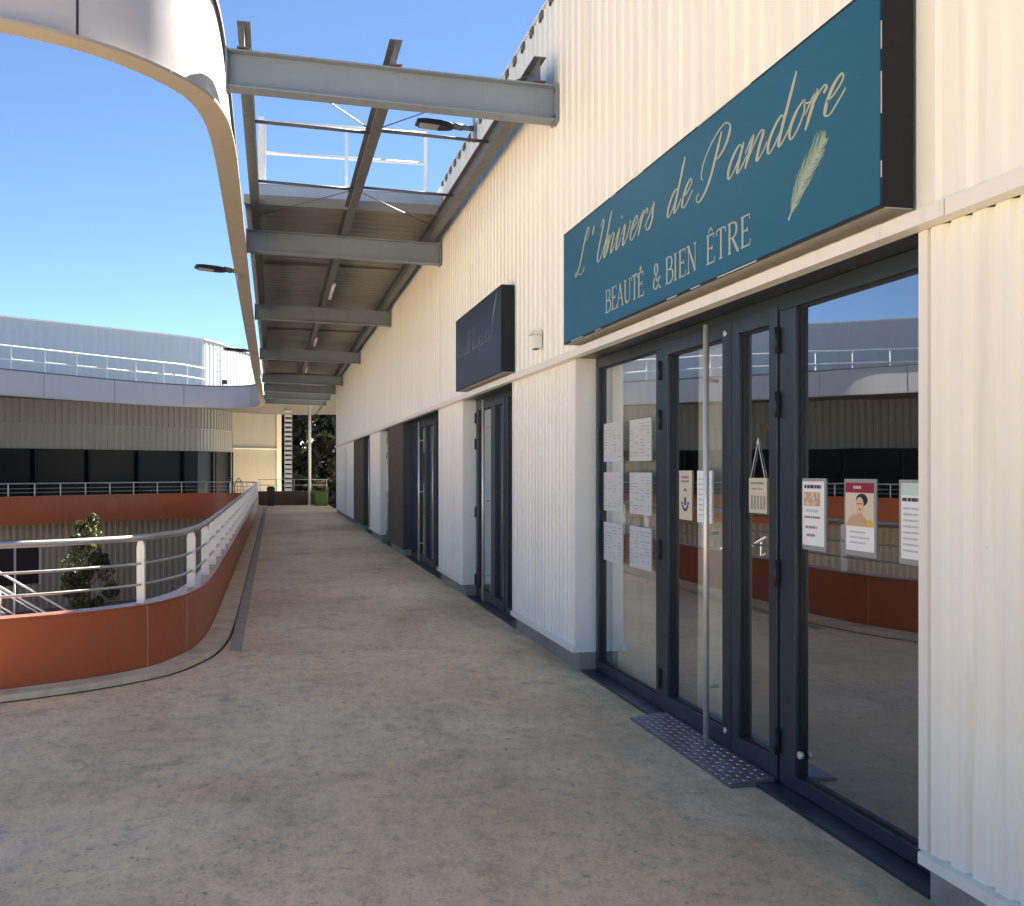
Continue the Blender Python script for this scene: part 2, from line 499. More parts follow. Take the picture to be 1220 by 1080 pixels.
# slide the sequence so that one post stands on the bend where the photograph has it
anchor = min(range(len(rail_line)), key=lambda i: (rail_line[i] - Vector((-.90, 8.22))).length)
rl = rail_line[anchor:] + rail_line[:anchor]
ring_r = resample(rl, 1.09, True)
nr = normals2(ring_r, True)
def post_mesh():
    mb = MB()
    poly = [(-.037, .50), (.037, .50), (.037, .965), (.027, 1.0), (.010, 1.02), (-.010, 1.02), (-.027, 1.0), (-.037, .965)]
    mb.prism([(u, v) for u, v in poly], 1, -.007, .007)
    return mb
pm = None
for i, (p, n) in enumerate(zip(ring_r, nr)):
    if pm is None:
        o = post_mesh().build("post", WHITE_POST, bal); pm = o
    else:
        o = pm.copy(); COL.objects.link(o); o.parent = bal
    o.matrix_parent_inverse = Matrix.Identity(4)
    o.location = Vector((p.x, p.y, 0)) - Vector((-.6, 20, 0))
    o.rotation_euler = (0, 0, math.atan2(n.y, n.x))
# thin vertical joints of the orange sheet
for q in ((-.94, 8.25), (-.70, 8.95), (-3.0, 7.2)):
    k = min(range(len(B_RING)), key=lambda i: (B_RING[i] - Vector(q)).length)
    p, n = B_RING[k], normals2(B_RING, True)[k]
    t = Vector((-n.y, n.x))
    mb = MB(); mb.obox((p.x + n.x * .002, p.y + n.y * .002, .275), (t.x * .004, t.y * .004, 0), (n.x * .002, n.y * .002, 0), (0, 0, .24))
    mb.build("sheet_joint", RAIL_GREY, bal)

# ------------------------------------------------------------------ fascia ring above
fas = thing("roof_fascia", "curved white panel fascia with beige underside running round the open court overhead", "fascia", (-.5, 20, 4.3))
FZ0, FZ1 = 4.36, 5.32
wall_loop("panel_band", F_RING, FZ0, FZ1, .06, WHITE_PANEL, fas)
mb = MB()
so, si = offset2(F_RING, .12), offset2(F_RING, -.072)
mb.strip(z3(so, FZ0 - .012), z3(si, FZ0 - .012), True); mb.strip(z3(so, FZ0 + .012), z3(so, FZ0 - .012), True); mb.strip(z3(si, FZ0 - .012), z3(si, FZ0 + .012), True)
mb.strip(z3(so, FZ0 + .012), z3(offset2(F_RING, .002), FZ0 + .012), True)
mb.build("soffit", SOFFIT, fas)
mb = MB()
ko, ki = offset2(F_RING, .03), offset2(F_RING, -.09)
mb.strip(z3(ko, FZ1 + .03), z3(ki, FZ1 + .03), True); mb.strip(z3(ko, FZ1 - .02), z3(ko, FZ1 + .03), True); mb.strip(z3(ki, FZ1 + .03), z3(ki, FZ1 - .02), True)
mb.build("capping", STEEL_DARK, fas)
anchor = min(range(len(F_RING)), key=lambda i: (F_RING[i] - Vector((-1.23, 7.22))).length)
fl = F_RING[anchor:] + F_RING[:anchor]
fj = resample(fl, 3.3, True); fn = normals2(fj, True)
JOINT = mat("fascia_joint_gap", (.03, .03, .035), .6)
for p, n in zip(fj, fn):
    k = min(range(len(F_RING)), key=lambda i: (F_RING[i] - p).length)
    n = normals2([F_RING[k - 1], F_RING[k], F_RING[(k + 1) % len(F_RING)]], False)[1]
    t = Vector((-n.y, n.x)); c = p - n * .03
    mb = MB(); mb.obox((c.x, c.y, (FZ0 + FZ1) / 2 + .015), (t.x * .008, t.y * .008, 0), (n.x * .033, n.y * .033, 0), (0, 0, (FZ1 - FZ0) / 2 - .02))
    mb.build("panel_joint", JOINT, fas)

# ------------------------------------------------------------------ canopy over the walkway
can = thing("canopy", "grey steel canopy frame with beams and corrugated roof over the walkway", "canopy", (1, 8, 4.5))
BEAM_Y = [8.07, 14.0, 20.2, 27.4, 34.6, 38.6, 42.2, 45.6]
XL, XR = -.34, 2.225
for k, y in enumerate(BEAM_Y):
    mb = MB()
    ibeam(mb, (XL, y, 4.735), (XR, y, 4.675), .285, .15, .013, .010)
    mb.box(XR, XR + .015, y - .085, y + .085, 4.375, 4.69)
    mb.box(XL - .014, XL, y - .085, y + .085, 4.44, 4.745)
    b = mb.build("beam", STEEL, can)
    mbb = MB()
    for dz in (4.43, 4.63):
        for dy in (-.06, .06):
            mbb.tube([(XR - .012, y + dy, dz), (XR, y + dy, dz)], .012, 6)
    mbb.build("bolt_row", STEEL_DARK, b)
for x, zt in ((-.22, 4.94), (.93, 4.912), (2.09, 4.885)):
    mb = MB(); ibeam(mb, (x, 7.98, zt), (x, 47.0, zt), .20, .10, .010, .007); mb.build("purlin", STEEL_DARK, can)
for y in (10.0, 12.05):
    for x0, x1 in ((-.21, .92), (.94, 2.08)):
        mb = MB(); mb.tube([(x0, y, 4.86), (x1, y, 4.83)], .017, 8); mb.build("tie_rod", STEEL_DARK, can)
for a, b_ in (((-.21, 8.2, 4.84), (.92, 9.95, 4.84)), ((.94, 9.95, 4.84), (2.08, 8.2, 4.82)), ((.92, 12.1, 4.84), (-.21, 13.6, 4.84)), ((.94, 12.1, 4.84), (2.08, 13.6, 4.82))):
    mb = MB(); mb.tube([a, b_], .006, 5); mb.build("brace_cable", CABLE, can)
mids = [(BEAM_Y[i] + BEAM_Y[i + 1]) / 2 for i in range(1, len(BEAM_Y) - 1)]
for i, y in enumerate(mids):
    for yy in ((y,) if i == 0 else (y - 1.2, y + 1.2) if BEAM_Y[i + 2] - BEAM_Y[i + 1] > 5 else (y,)):
        mb = MB(); mb.box(-.15, 2.05, yy - .025, yy + .025, 4.90, 4.955); mb.build("cross_bar", STEEL_DARK, can)
# ribbed roof sheet, ribs run across the walkway
def roof_sheet():
    mb = MB(); rows = []
    y = 13.2
    while y < 47.2:
        for t, e in ((0, 0), (.10, 0), (.13, .016), (.20, .016), (.23, 0)):
            rows.append((y + t, 4.965 + e))
        y += .26
    mb.strip([(-.36, yy, zz + .012) for yy, zz in rows], [(2.22, yy, zz - .045) for yy, zz in rows])
    mb.strip([(-.36, yy, zz + .017) for yy, zz in rows], [(2.22, yy, zz - .040) for yy, zz in rows])
    return mb.build("roof_sheet", SHEET, can)
roof_sheet()
mb = MB(); mb.box(-.36, 2.22, 13.14, 13.19, 4.87, 4.99); mb.build("edge_flashing", SHEET, can)
for y in (20.2, 27.4, 34.6):       # small pipe bracket seen under each middle purlin
    mb = MB(); mb.tube([(1.0, y - 2.6, 4.70), (1.0, y - 1.2, 4.70)], .03, 8); mb.build("tube_light", WHITE, can)

# upstand wall at the start of the canopy roof, with guard rail on top
up = thing("roof_upstand", "pale grey upstand wall closing the higher roof above the canopy", "wall", (1, 13.9, 5))
mb = MB(); mb.box(-.30, 2.24, 13.86, 13.98, 5.03, 5.31); mb.build("panel", GREY_WALL, up)
mb = MB(); mb.box(-.31, 2.24, 13.85, 14.0, 5.312, 5.322); mb.build("capping", GREY_WALL, up)
def guardrail(name, label, pts, zs, z0, zt, spacing, r=.022, toe=True):
    t = thing(name, label, "guardrail", (pts[0][0], pts[0][1], z0))
    P = [Vector(p) for p in pts]
    for z in zs:
        mb = MB(); mb.tube(z3(P, z), r, 6); mb.build("rail", WHITE, t)
    for p in resample(P, spacing):
        mb = MB(); mb.box(p.x - .02, p.x + .02, p.y - .02, p.y + .02, z0, zt); mb.box(p.x - .06, p.x + .06, p.y - .06, p.y + .06, z0, z0 + .012)
        mb.build("post", WHITE, t)
    return t
guardrail("roof_guardrail", "white tubular guard rail standing on the upstand wall above the canopy", [(-.12, 14.15), (2.06, 14.15)], (5.82, 6.24), 5.30, 6.24, 1.09)
pst = tag(MB().box(-.20, -.13, 14.05, 14.12, 5.325, 6.27).build("fascia_post", WHITE), "flat white post at the fascia end of the upstand above the canopy", "post")

# ------------------------------------------------------------------ shop building (right)
bld = thing("shop_building", "long cream ribbed metal shop building with recessed glazed shopfronts", "building", (2.3, 3, 0))
XC, XP, XF, XG = 2.27, 2.31, 2.42, 2.455
ZT = 2.41                      # underside of the trim above the openings
OPEN = [(3.26, 7.56), (9.71, 12.36), (14.29, 18.4), (20.7, 22.4), (24.85, 26.8)]
WALLS = [(-8, 3.26), (7.56, 9.71), (12.36, 14.29), (22.4, 24.85), (30.0, 38.5)]
BROWN = [(18.4, 20.7), (26.8, 30.0)]
# travel towards -Y puts the crowns (right of travel) on the -X side
ribbed("upper_cladding", [(XC, 38.5), (XC, -8)], 2.455, 5.5, .166, .015, CREAM, bld, .74, .10)
for y in (2.02, 8.04, 14.06, 20.08, 26.1, 32.1):
    mb = MB(); mb.box(XC - .0185, XC - .002, y - .03, y + .004, 2.48, 5.49); mb.build("lap_seam", CREAM, bld)
mb = MB(); mb.box(XC + .012, 2.40, -8, 38.5, 2.44, 5.46); mb.build("wall_core", PLINTH, bld)
mb = MB(); mb.box(XC - .06, XC + .13, 13.95, 38.5, 5.30, 5.33)
mb.build("roof_edge", CREAM_TRIM, bld)
mb = MB(); mb.box(2.402, 16, -8, 38.5, 5.2, 5.34); mb.build("roof", ROOFING, bld)
mb = MB(); mb.box(15.8, 16, -8, 38.5, 0, 5.19); mb.box(2.402, 15.78, -8, -7.85, 0, 5.19); mb.box(2.28, 15.78, 38.35, 38.52, 0, 5.19); mb.build("outer_wall", CREAM, bld)
# dark closure under the ragged top edge of the sheet
mb = MB(); row = []; y = 13.9
while y > -6:
    row += [(XC - .034, y), (XC - .034, y - .10), (XC - .004, y - .101), (XC - .004, y - .331)]; y -= .332
mb.strip([(x, y, 5.43) for x, y in row], [(x, y, 5.50) for x, y in row])
mb.build("rib_closure", STEEL_DARK, bld)
mb = MB(); mb.box(XC - .03, XC + .14, -8, 13.9, 5.502, 5.53); mb.build("coping", CREAM_TRIM, bld)
# trim line
mb = MB()
for a, b_ in ((-8, 1.2), (1.2, 3.02), (3.02, 7.2), (7.2, 13.2), (13.2, 19.2), (19.2, 25.2), (25.2, 31.2), (31.2, 38.5)):
    e = .004 if a in (3.02, 13.2, 25.2) else 0
    mb.prism([(2.195 - e, 2.408), (2.195 - e, 2.462), (2.235, 2.475), (2.262, 2.475), (2.262, 2.452), (2.262, 2.408)], 1, a + .002, b_ - .002)
mb.build("trim", CREAM_TRIM, bld)
for a, b_ in WALLS:
    ribbed("cladding_panel", [(XC + .01, b_ - .05), (XC + .01, a + .05)], .19, 2.407, .112, .020, CREAM, bld, .70, .12)
    mb = MB()
    mb.box(XC - .008, XC + .012, a, a + .052, .19, 2.407); mb.build("corner_trim", CREAM_TRIM, bld)
    mb = MB(); mb.box(XC - .008, XC + .012, b_ - .052, b_, .19, 2.407); mb.build("corner_trim", CREAM_TRIM, bld)
    mb = MB(); mb.box(XC + .012, XF + .12, a, a + .015, .15, 2.439); mb.build("jamb_lining", CREAM_TRIM, bld)
    mb = MB(); mb.box(XC + .012, XF + .12, b_ - .015, b_, .15, 2.439); mb.build("jamb_lining", CREAM_TRIM, bld)
    mb = MB(); mb.box(XC + .03, XF + .1, a + .016, b_ - .016, 0.0, 2.437); mb.build("wall_core", PLINTH, bld)
    mb = MB(); mb.prism([(2.238, .15), (2.238, .190), (2.262, .198), (2.285, .198), (2.285, .15)], 1, a - .012, b_ - .03); mb.build("base_flashing", CREAM_TRIM, bld)
    mb = MB(); mb.box(XP, XF + .1, a + .001, b_ - .001, -.03, .149); mb.build("plinth", PLINTH, bld)
    mb = MB(); y = max(a, -1) + .2
    while y < min(b_, 15) - .1:
        mb.tube([(XC - .0125, y, 1.30), (XC - .0095, y, 1.30)], .0045, 6); y += .336
    if y > max(a, -1) + .3: mb.build("fixing_screws", CREAM_TRIM, bld)
for a, b_ in BROWN:
    mb = MB(); n = 12
    for i in range(n):
        y0, y1 = a + (b_ - a) * i / n, a + (b_ - a) * (i + 1) / n
        mb.box(XC - .005, XC + .03, y0 + .006, y1 - .006, .13, 2.407)
    mb.build("brown_board", WOOD, bld)
    mb = MB(); mb.box(XC + .032, XF + .1, a, b_, .13, 2.437); mb.build("board_core", ANTHRA, bld)
    mb = MB(); mb.box(XP, XF + .1, a + .01, b_ - .01, -.03, .128); mb.build("plinth", PLINTH, bld)
# head soffit above each opening
for a, b_ in OPEN:
    mb = MB(); mb.box(XC + .005, XF + .05, a + .015, b_ - .015, 2.412, 2.438); mb.build("head_lining", ANTHRA, bld)

def sill(a, b_):
    mb = MB(); mb.box(XP - .004, XF + .012, a + .002, b_ - .002, -.02, .018); mb.build("sill", ANTHRA, bld, .002)
def frame_box(mb, y0, y1, z0, z1, d0=XF, d1=XF + .07): mb.box(d0, d1, y0, y1, z0, z1)
def shopfront(a, b_, uprights, name="shopfront"):
    """outer frame of one opening with its uprights, head and foot rails"""
    mb = MB()
    frame_box(mb, a + .016, b_ - .016, 2.335, 2.411)
    frame_box(mb, a + .016, a + .07, .02, 2.334); frame_box(mb, b_ - .07, b_ - .016, .02, 2.334)
    for y0, y1 in uprights: frame_box(mb, y0, y1, .02, 2.334)
    return mb.build(name, ANTHRA, bld, .003)
def fixed_pane(fr, y0, y1, z0=.09, z1=2.335):
    mb = MB(); frame_box(mb, y0, y1, .02, z0, XF + .002, XF + .068); mb.build("foot_rail", ANTHRA, fr, .003)
    mb = MB()
    g_ = .012
    mb.box(XG - .012, XG + .014, y0, y0 + g_, z0, z1); mb.box(XG - .012, XG + .014, y1 - g_, y1, z0, z1)
    mb.box(XG - .012, XG + .014, y0 + g_, y1 - g_, z0, z0 + g_); mb.box(XG - .012, XG + .014, y0 + g_, y1 - g_, z1 - g_, z1)
    mb.build("gasket", ANTHRA_DARK, fr)
    mb = MB(); mb.face([(XG, y1 - .004, z0 + .004), (XG, y0 + .004, z0 + .004), (XG, y0 + .004, z1 - .004), (XG, y1 - .004, z1 - .004)]); mb.build("glass_pane", GLASS, fr, fix=False)
def door(y0, y1, stile=.085, hinge_at=None, bar_y=None, top=2.28, bottom=.13, lock=False):
    """one glazed leaf standing just proud of the frame"""
    x0, x1 = XF - .008, XF + .05
    mb = MB()
    mb.box(x0, x1, y0, y0 + stile, .025, 2.365); mb.box(x0, x1, y1 - stile, y1, .025, 2.365)
    mb.box(x0, x1, y0 + stile, y1 - stile, .025, bottom); mb.box(x0, x1, y0 + stile, y1 - stile, top, 2.365)
    d = mb.build("door", ANTHRA, bld, .003)
    g_ = .010; a_, b_ = y0 + stile, y1 - stile
    mb = MB()
    mb.box(XG - .02, XG + .012, a_, a_ + g_, bottom, top); mb.box(XG - .02, XG + .012, b_ - g_, b_, bottom, top)
    mb.box(XG - .02, XG + .012, a_ + g_, b_ - g_, bottom, bottom + g_); mb.box(XG - .02, XG + .012, a_ + g_, b_ - g_, top - g_, top)
    mb.build("gasket", ANTHRA_DARK, d)
    mb = MB(); mb.face([(XG - .003, b_ - .003, bottom + .003), (XG - .003, a_ + .003, bottom + .003), (XG - .003, a_ + .003, top - .003), (XG - .003, b_ - .003, top - .003)]); mb.build("glass_pane", GLASS, d, fix=False)
    if hinge_at is not None:
        for z in (2.19, 1.875, 1.045, .22):
            mb = MB(); mb.box(x0 - .010, x0 + .001, hinge_at - .016, hinge_at + .016, z - .062, z + .062); mb.tube([(x0 - .010, hinge_at, z - .064), (x0 - .010, hinge_at, z + .064)], .009, 8)
            mb.build("hinge", ANTHRA_DARK, d)
    if bar_y is not None:
        mb = MB(); mb.tube([(x0 - .07, bar_y, .045), (x0 - .07, bar_y, 2.36)], .017, 14)
        for z in (.35, 1.2, 2.05): mb.tube([(x0 - .07, bar_y, z), (x0 + .002, bar_y, z)], .009, 8)
        mb.build("handle", INOX, d)
    if lock:
        mb = MB()
        for z in lock: mb.tube([(x0 - .012, (y0 + stile * .5), z), (x0 + .002, (y0 + stile * .5), z)], .016, 10)
        mb.build("lock", INOX, d)
    return d

# first shopfront: fixed pane, wide leaf with a long bar, narrow leaf, fixed pane
fr1 = shopfront(3.26, 7.56, [(6.165, 6.27), (4.445, 4.60)])
sill(3.26, 7.56)
fixed_pane(fr1, 6.27, 7.49)
fixed_pane(fr1, 3.33, 4.445)
door(5.14, 6.155, .105, 6.165, 5.30, lock=(.13, 2.30))
door(4.612, 5.128, .085, 4.60, None)
mb = MB(); mb.tube([(XG - .012, 4.42, .20), (XG - .03, 4.42, .20)], .018, 10); mb.build("floor_bolt", INOX, fr1)
# second shopfront
fr2 = shopfront(9.71, 12.36, [(10.62, 10.72)])
sill(9.71, 12.36)
fixed_pane(fr2, 9.78, 10.62)
door(11.33, 12.29, .09, 12.30, 11.52)
door(10.73, 11.32, .09)
# third
fr3 = shopfront(14.29, 18.4, [(15.55, 15.65), (17.55, 17.65)])
sill(14.29, 18.4)
fixed_pane(fr3, 14.36, 15.55); fixed_pane(fr3, 17.65, 18.33)
door(16.62, 17.54, .09, 17.55, 16.85); door(15.66, 16.61, .09)
# fourth and fifth are single doors
fr4 = shopfront(20.7, 22.4, []); sill(20.7, 22.4); fixed_pane(fr4, 20.77, 21.4); door(21.4, 22.33, .09, 22.34, 21.6)
fr5 = shopfront(24.85, 26.8, []); sill(24.85, 26.8); fixed_pane(fr5, 24.92, 25.8); door(25.8, 26.73, .09, 26.74, 26.0)
# service door in the last stretch of wall
mb = MB(); mb.box(XC - .035, XC - .018, 33.0, 34.0, .2, 2.3); mb.build("service_door", CREAM_TRIM, bld)
# rooms behind the glass
for a, b_, dep in ((.6, 9.6, 6.5), (9.72, 13.9, 5.5), (14.1, 20.6, 5.5), (20.7, 38.2, 5.0)):
    mb = MB()
    mb.face([(XF + .13 + dep, a, .012), (XF + .13 + dep, b_, .012), (XF + .13 + dep, b_, 2.9), (XF + .13 + dep, a, 2.9)])
    for yy in (a, b_): mb.face([(XF + .05, yy, .012), (XF + .13 + dep, yy, .012), (XF + .13 + dep, yy, 2.9), (XF + .05, yy, 2.9)])
    mb.face([(XF + .05, a, 2.7), (XF + .13 + dep, a, 2.7), (XF + .13 + dep, b_, 2.7), (XF + .05, b_, 2.7)])
    mb.build("interior_wall", ROOM, bld)
    mb = MB(); mb.face([(XF - .005, a, .012), (XF + .13 + dep, a, .012), (XF + .13 + dep, b_, .012), (XF - .005, b_, .012)]); mb.build("interior_floor", ROOM_FLOOR, bld)

# ------------------------------------------------------------------ lettering
def ribbon(mb, pts, wfun, x, k, plane):
    """flat stroke with thickness; plane maps (u,v,depth) to world"""
    n = len(pts); L, Rr = [], []
    for i, p in enumerate(pts):
        a, b = pts[max(0, i - 1)], pts[min(n - 1, i + 1)]
        d = (b - a); d = d.normalized() if d.length > 1e-9 else Vector((1, 0))
        w = wfun(d, i / (n - 1)); nn = Vector((-d.y, d.x)) * w / 2
        L.append(p + nn); Rr.append(p - nn)
    top = .0012 + .0001 * k
    mb.strip([plane(p.x, p.y, top) for p in L], [plane(p.x, p.y, top) for p in Rr])
    mb.strip([plane(p.x, p.y, 0) for p in L], [plane(p.x, p.y, top) for p in L])
    mb.strip([plane(p.x, p.y, top) for p in Rr], [plane(p.x, p.y, 0) for p in Rr])

# upright script skeletons, x-height 1; sheared when written
SCRIPT = {
 'L': [[(.42, 1.55), (.62, 1.85), (.60, 2.15), (.42, 2.22), (.28, 1.95), (.20, 1.4), (.10, .6), (-.06, .12), (-.26, -.06), (-.40, .04), (-.28, .16), (.0, .06), (.34, -.08), (.62, -.02), (.78, .22)]],
 "'": [[(.0, 2.1), (.05, 1.95), (-.02, 1.65)]],
 'U': [[(-.15, 1.75), (.0, 2.05), (.15, 1.95), (.12, 1.2), (.08, .35), (.2, .0), (.45, .05), (.75, .7), (.85, 1.3), (.92, 2.15)], [(.92, 2.15), (.86, 1.2), (.84, .4), (.92, .0), (1.1, .12), (1.3, .45)]],
 'n': [[(-.12, .55), (.05, .95), (.12, 1.0), (.1, .5), (.08, 0)], [(.08, .05), (.25, .6), (.5, .98), (.66, .9), (.62, .4), (.66, .02), (.82, .1), (1.0, .45)]],
 'i': [[(-.15, .5), (.08, 1.0), (.06, .4), (.1, .02), (.28, .1), (.45, .5)], [(.10, 1.40), (.14, 1.50), (.10, 1.52)]],
 'v': [[(-.1, .6), (.1, .98), (.18, .8), (.2, .3), (.3, 0), (.55, .3), (.68, .8), (.6, 1.0), (.75, .85)]],
 'e': [[(.05, .42), (.3, .55), (.5, .82), (.4, 1.0), (.18, .85), (.06, .45), (.12, .08), (.32, .0), (.55, .25), (.72, .5)]],
 'r': [[(-.12, .5), (.08, .98), (.14, 1.05), (.12, .5), (.08, 0)], [(.10, .45), (.25, .85), (.45, 1.02), (.56, .92), (.5, .78)]],
 's': [[(-.1, .2), (.2, .7), (.35, 1.08), (.38, .8), (.48, .35), (.38, .05), (.15, .0), (.05, .15)]],
 'd': [[(.58, .85), (.4, 1.0), (.15, .75), (.05, .3), (.18, .0), (.38, .15), (.58, .6)], [(.62, 2.1), (.6, 1.2), (.58, .4), (.64, .02), (.8, .12), (.98, .45)]],
 'a': [[(.58, .85), (.4, 1.0), (.15, .75), (.05, .3), (.18, .0), (.38, .15), (.58, .6)], [(.62, 1.0), (.58, .4), (.64, .02), (.8, .12), (.98, .45)]],
 'o': [[(.35, 1.0), (.12, .75), (.04, .3), (.2, .0), (.42, .2), (.52, .65), (.38, 1.0), (.5, .85), (.75, .8)]],
 'P': [[(-.25, .62), (-.42, .8), (-.45, 1.3), (-.1, 1.9), (.45, 2.2), (.85, 1.95), (.85, 1.45), (.55, 1.1), (.25, 1.1)], [(.35, 2.0), (.32, 1.2), (.25, .5), (.05, .02), (-.25, -.15), (-.45, .05), (-.35, .2)]],
}
def write_script(mb, word, xh, u0s, base, plane, thick, thin, shear=.60, wide=1.0):
    k = 0
    for ch, u0 in zip(word, u0s):
        for st in SCRIPT[ch]:
            pts = [Vector((u0 + xh * (x * wide + y * shear), base + xh * y)) for x, y in st]
            pts = catmull(pts, xh * .07)
            ribbon(mb, pts, lambda d, t: thin + .8 * thick * max(0.0, abs(d.y * .86 + d.x * .35) - .35) ** 1.3 * (1 if d.y < 0 else .30) * min(1, 5 * t + .3, 5 * (1 - t) + .3), 0, k, plane)
            k += 1
# serif capitals, height 1: list of (polyline, thick?)
SERIF = {
 'B': [([(.1, 0), (.1, 1)], 1), ([(.0, 1), (.38, 1), (.52, .88), (.50, .64), (.34, .53), (.1, .53)], 2), ([(.34, .53), (.58, .42), (.60, .15), (.42, 0), (.0, 0)], 2)],
 'E': [([(.1, 0), (.1, 1)], 1), ([(0, 1), (.52, 1), (.53, .84)], 0), ([(.1, .52), (.40, .52)], 0), ([(.40, .60), (.40, .44)], 0), ([(0, 0), (.55, 0), (.58, .18)], 0)],
 'A': [([(.02, 0), (.34, 1)], 0), ([(.32, 1), (.62, 0)], 1), ([(.14, .36), (.50, .36)], 0), ([(-.05, 0), (.12, 0)], 0), ([(.52, 0), (.72, 0)], 0)],
 'U': [([(.1, 1), (.1, .30), (.2, .06), (.36, 0)], 1), ([(.36, 0), (.52, .08), (.58, .32), (.58, 1)], 0), ([(-.02, 1), (.22, 1)], 0), ([(.48, 1), (.68, 1)], 0)],
 'T': [([(.3, 0), (.3, 1)], 1), ([(.0, .84), (.02, 1), (.58, 1), (.60, .84)], 0), ([(.18, 0), (.42, 0)], 0)],
 'I': [([(.12, 0), (.12, 1)], 1), ([(0, 1), (.24, 1)], 0), ([(0, 0), (.24, 0)], 0)],
 'N': [([(.1, 0), (.1, 1)], 0), ([(.1, 1), (.62, .0)], 1), ([(.62, 0), (.62, 1)], 0), ([(-.02, 1), (.14, 1)], 0), ([(.0, 0), (.2, 0)], 0), ([(.52, 1), (.72, 1)], 0)],
 'R': [([(.1, 0), (.1, 1)], 1), ([(.0, 1), (.38, 1), (.54, .87), (.52, .62), (.34, .50), (.1, .50)], 2), ([(.30, .50), (.62, 0), (.72, 0)], 1), ([(0, 0), (.22, 0)], 0)],
 '&': [([(.70, .42), (.58, .42), (.40, .08), (.22, 0), (.06, .12), (.08, .34), (.28, .52), (.42, .70), (.40, .92), (.26, 1), (.14, .88), (.18, .66), (.36, .36), (.62, 0), (.74, 0)], 2)],
 '^': [([(.12, 1.10), (.28, 1.26), (.44, 1.10)], 0)],
 '/': [([(.20, 1.10), (.38, 1.26)], 1)],
}
def write_serif(mb, items, h, base, plane, thick, thin, wide=1.0):
    k = 0
    for ch, u0 in items:
        for pts, kind in SERIF[ch]:
            P = [Vector((u0 + h * x * wide, base + h * y)) for x, y in pts]
            if len(P) > 3: P = catmull(P, h * .08)
            elif len(P) == 2: P = [P[0], (P[0] + P[1]) / 2, P[1]]
            ribbon(mb, P, (lambda d, t, kk=kind: thick if kk == 1 else (thin if kk == 0 else thin + (thick - thin) * abs(d.y) ** 1.5)), 0, k, plane)
            k += 1

# ------------------------------------------------------------------ signs
def sign(name, label, y0, y1, z0, z1, face_m):
    t = thing(name, label, "sign", (2.2, (y0 + y1) / 2, z0))
    xs = 2.118
    mb = MB(); mb.box(xs + .012, 2.246, y0, y1, z0 + .004, z1); mb.build("case", SIGN_EDGE, t, .003)
    mb = MB(); mb.box(xs, xs + .0115, y0 + .012, y1 - .008, z0 + .012, z1 - .012); fo = mb.build("face", face_m, t)
    mb = MB(); mb.box(xs + .001, xs + .0115, y0, y0 + .0115, z0, z1); mb.box(xs + .001, xs + .0115, y1 - .0075, y1, z0, z1)
    mb.box(xs + .001, xs + .0115, y0 + .0118, y1 - .0078, z1 - .0115, z1); mb.box(xs + .001, xs + .0115, y0 + .0118, y1 - .0078, z0, z0 + .0115)
    mb.build("edge_frame", SIGN_EDGE, t)
    mb = MB(); mb.box(xs + .014, 2.244, y0 + .003, y1 - .003, z0 - .002, z0 + .0035); mb.build("underside", SIGN_UNDER, t)
    return t, xs
s1, xs = sign("shop_sign", "large teal sign with gold script lettering and a feather above the first shopfront", 3.265, 7.39, 2.492, 3.318, SIGN_TEAL)
pl = lambda u, v, d: (xs - d - .0004, -u, v)       # u runs along -Y, the reading direction
mb = MB(); write_script(mb, "L'Univers", .126, [-7.02, -6.80, -6.60, -6.41, -6.20, -6.105, -5.94, -5.79, -5.66], 2.950, pl, .046, .007, wide=1.5); mb.build("script_word", GOLD, s1, fix=False)
mb = MB(); write_script(mb, "de", .126, [-5.335, -5.13], 2.944, pl, .046, .007, wide=1.5); mb.build("script_word", GOLD, s1, fix=False)
mb = MB(); write_script(mb, "Pandore", .128, [-4.83, -4.565, -4.37, -4.16, -3.965, -3.82, -3.68], 2.941, pl, .046, .007, wide=1.55); mb.build("script_word", GOLD, s1, fix=False)
for items in ([('B', -6.39), ('E', -6.265), ('A', -6.155), ('U', -6.02), ('T', -5.885), ('E', -5.775), ('/', -5.775)], [('&', -5.53)],
              [('B', -5.335), ('I', -5.215), ('E', -5.145), ('N', -5.03)], [('E', -4.785), ('^', -4.785), ('T', -4.665), ('R', -4.535), ('E', -4.395)]):
    mb = MB(); write_serif(mb, items, .140, 2.583, pl, .019, .008, 1.2); mb.build("capital_word", GOLD_PALE, s1, fix=False)
# bright worn spots along the edge frame
mb = MB()
for a, b_ in ((5.18, 5.32), (4.87, 4.99), (4.24, 4.66), (6.5, 6.62), (6.9, 7.2)): mb.prism([(xs - .0015, 2.493), (xs - .0015, 2.4985), (xs + .0008, 2.4985), (xs + .0008, 2.493)], 1, a, b_)
for a, b_ in ((2.60, 2.66), (2.83, 2.98), (3.06, 3.16)): mb.box(xs - .0015, xs + .0008, 3.2665, 3.271, a, b_)
for a, b_ in ((4.3, 4.9), (5.7, 5.85), (6.2, 6.3)): mb.box(xs - .0015, xs + .0008, a, b_, 3.3125, 3.317)
mb.build("worn_edge", INOX, s1)
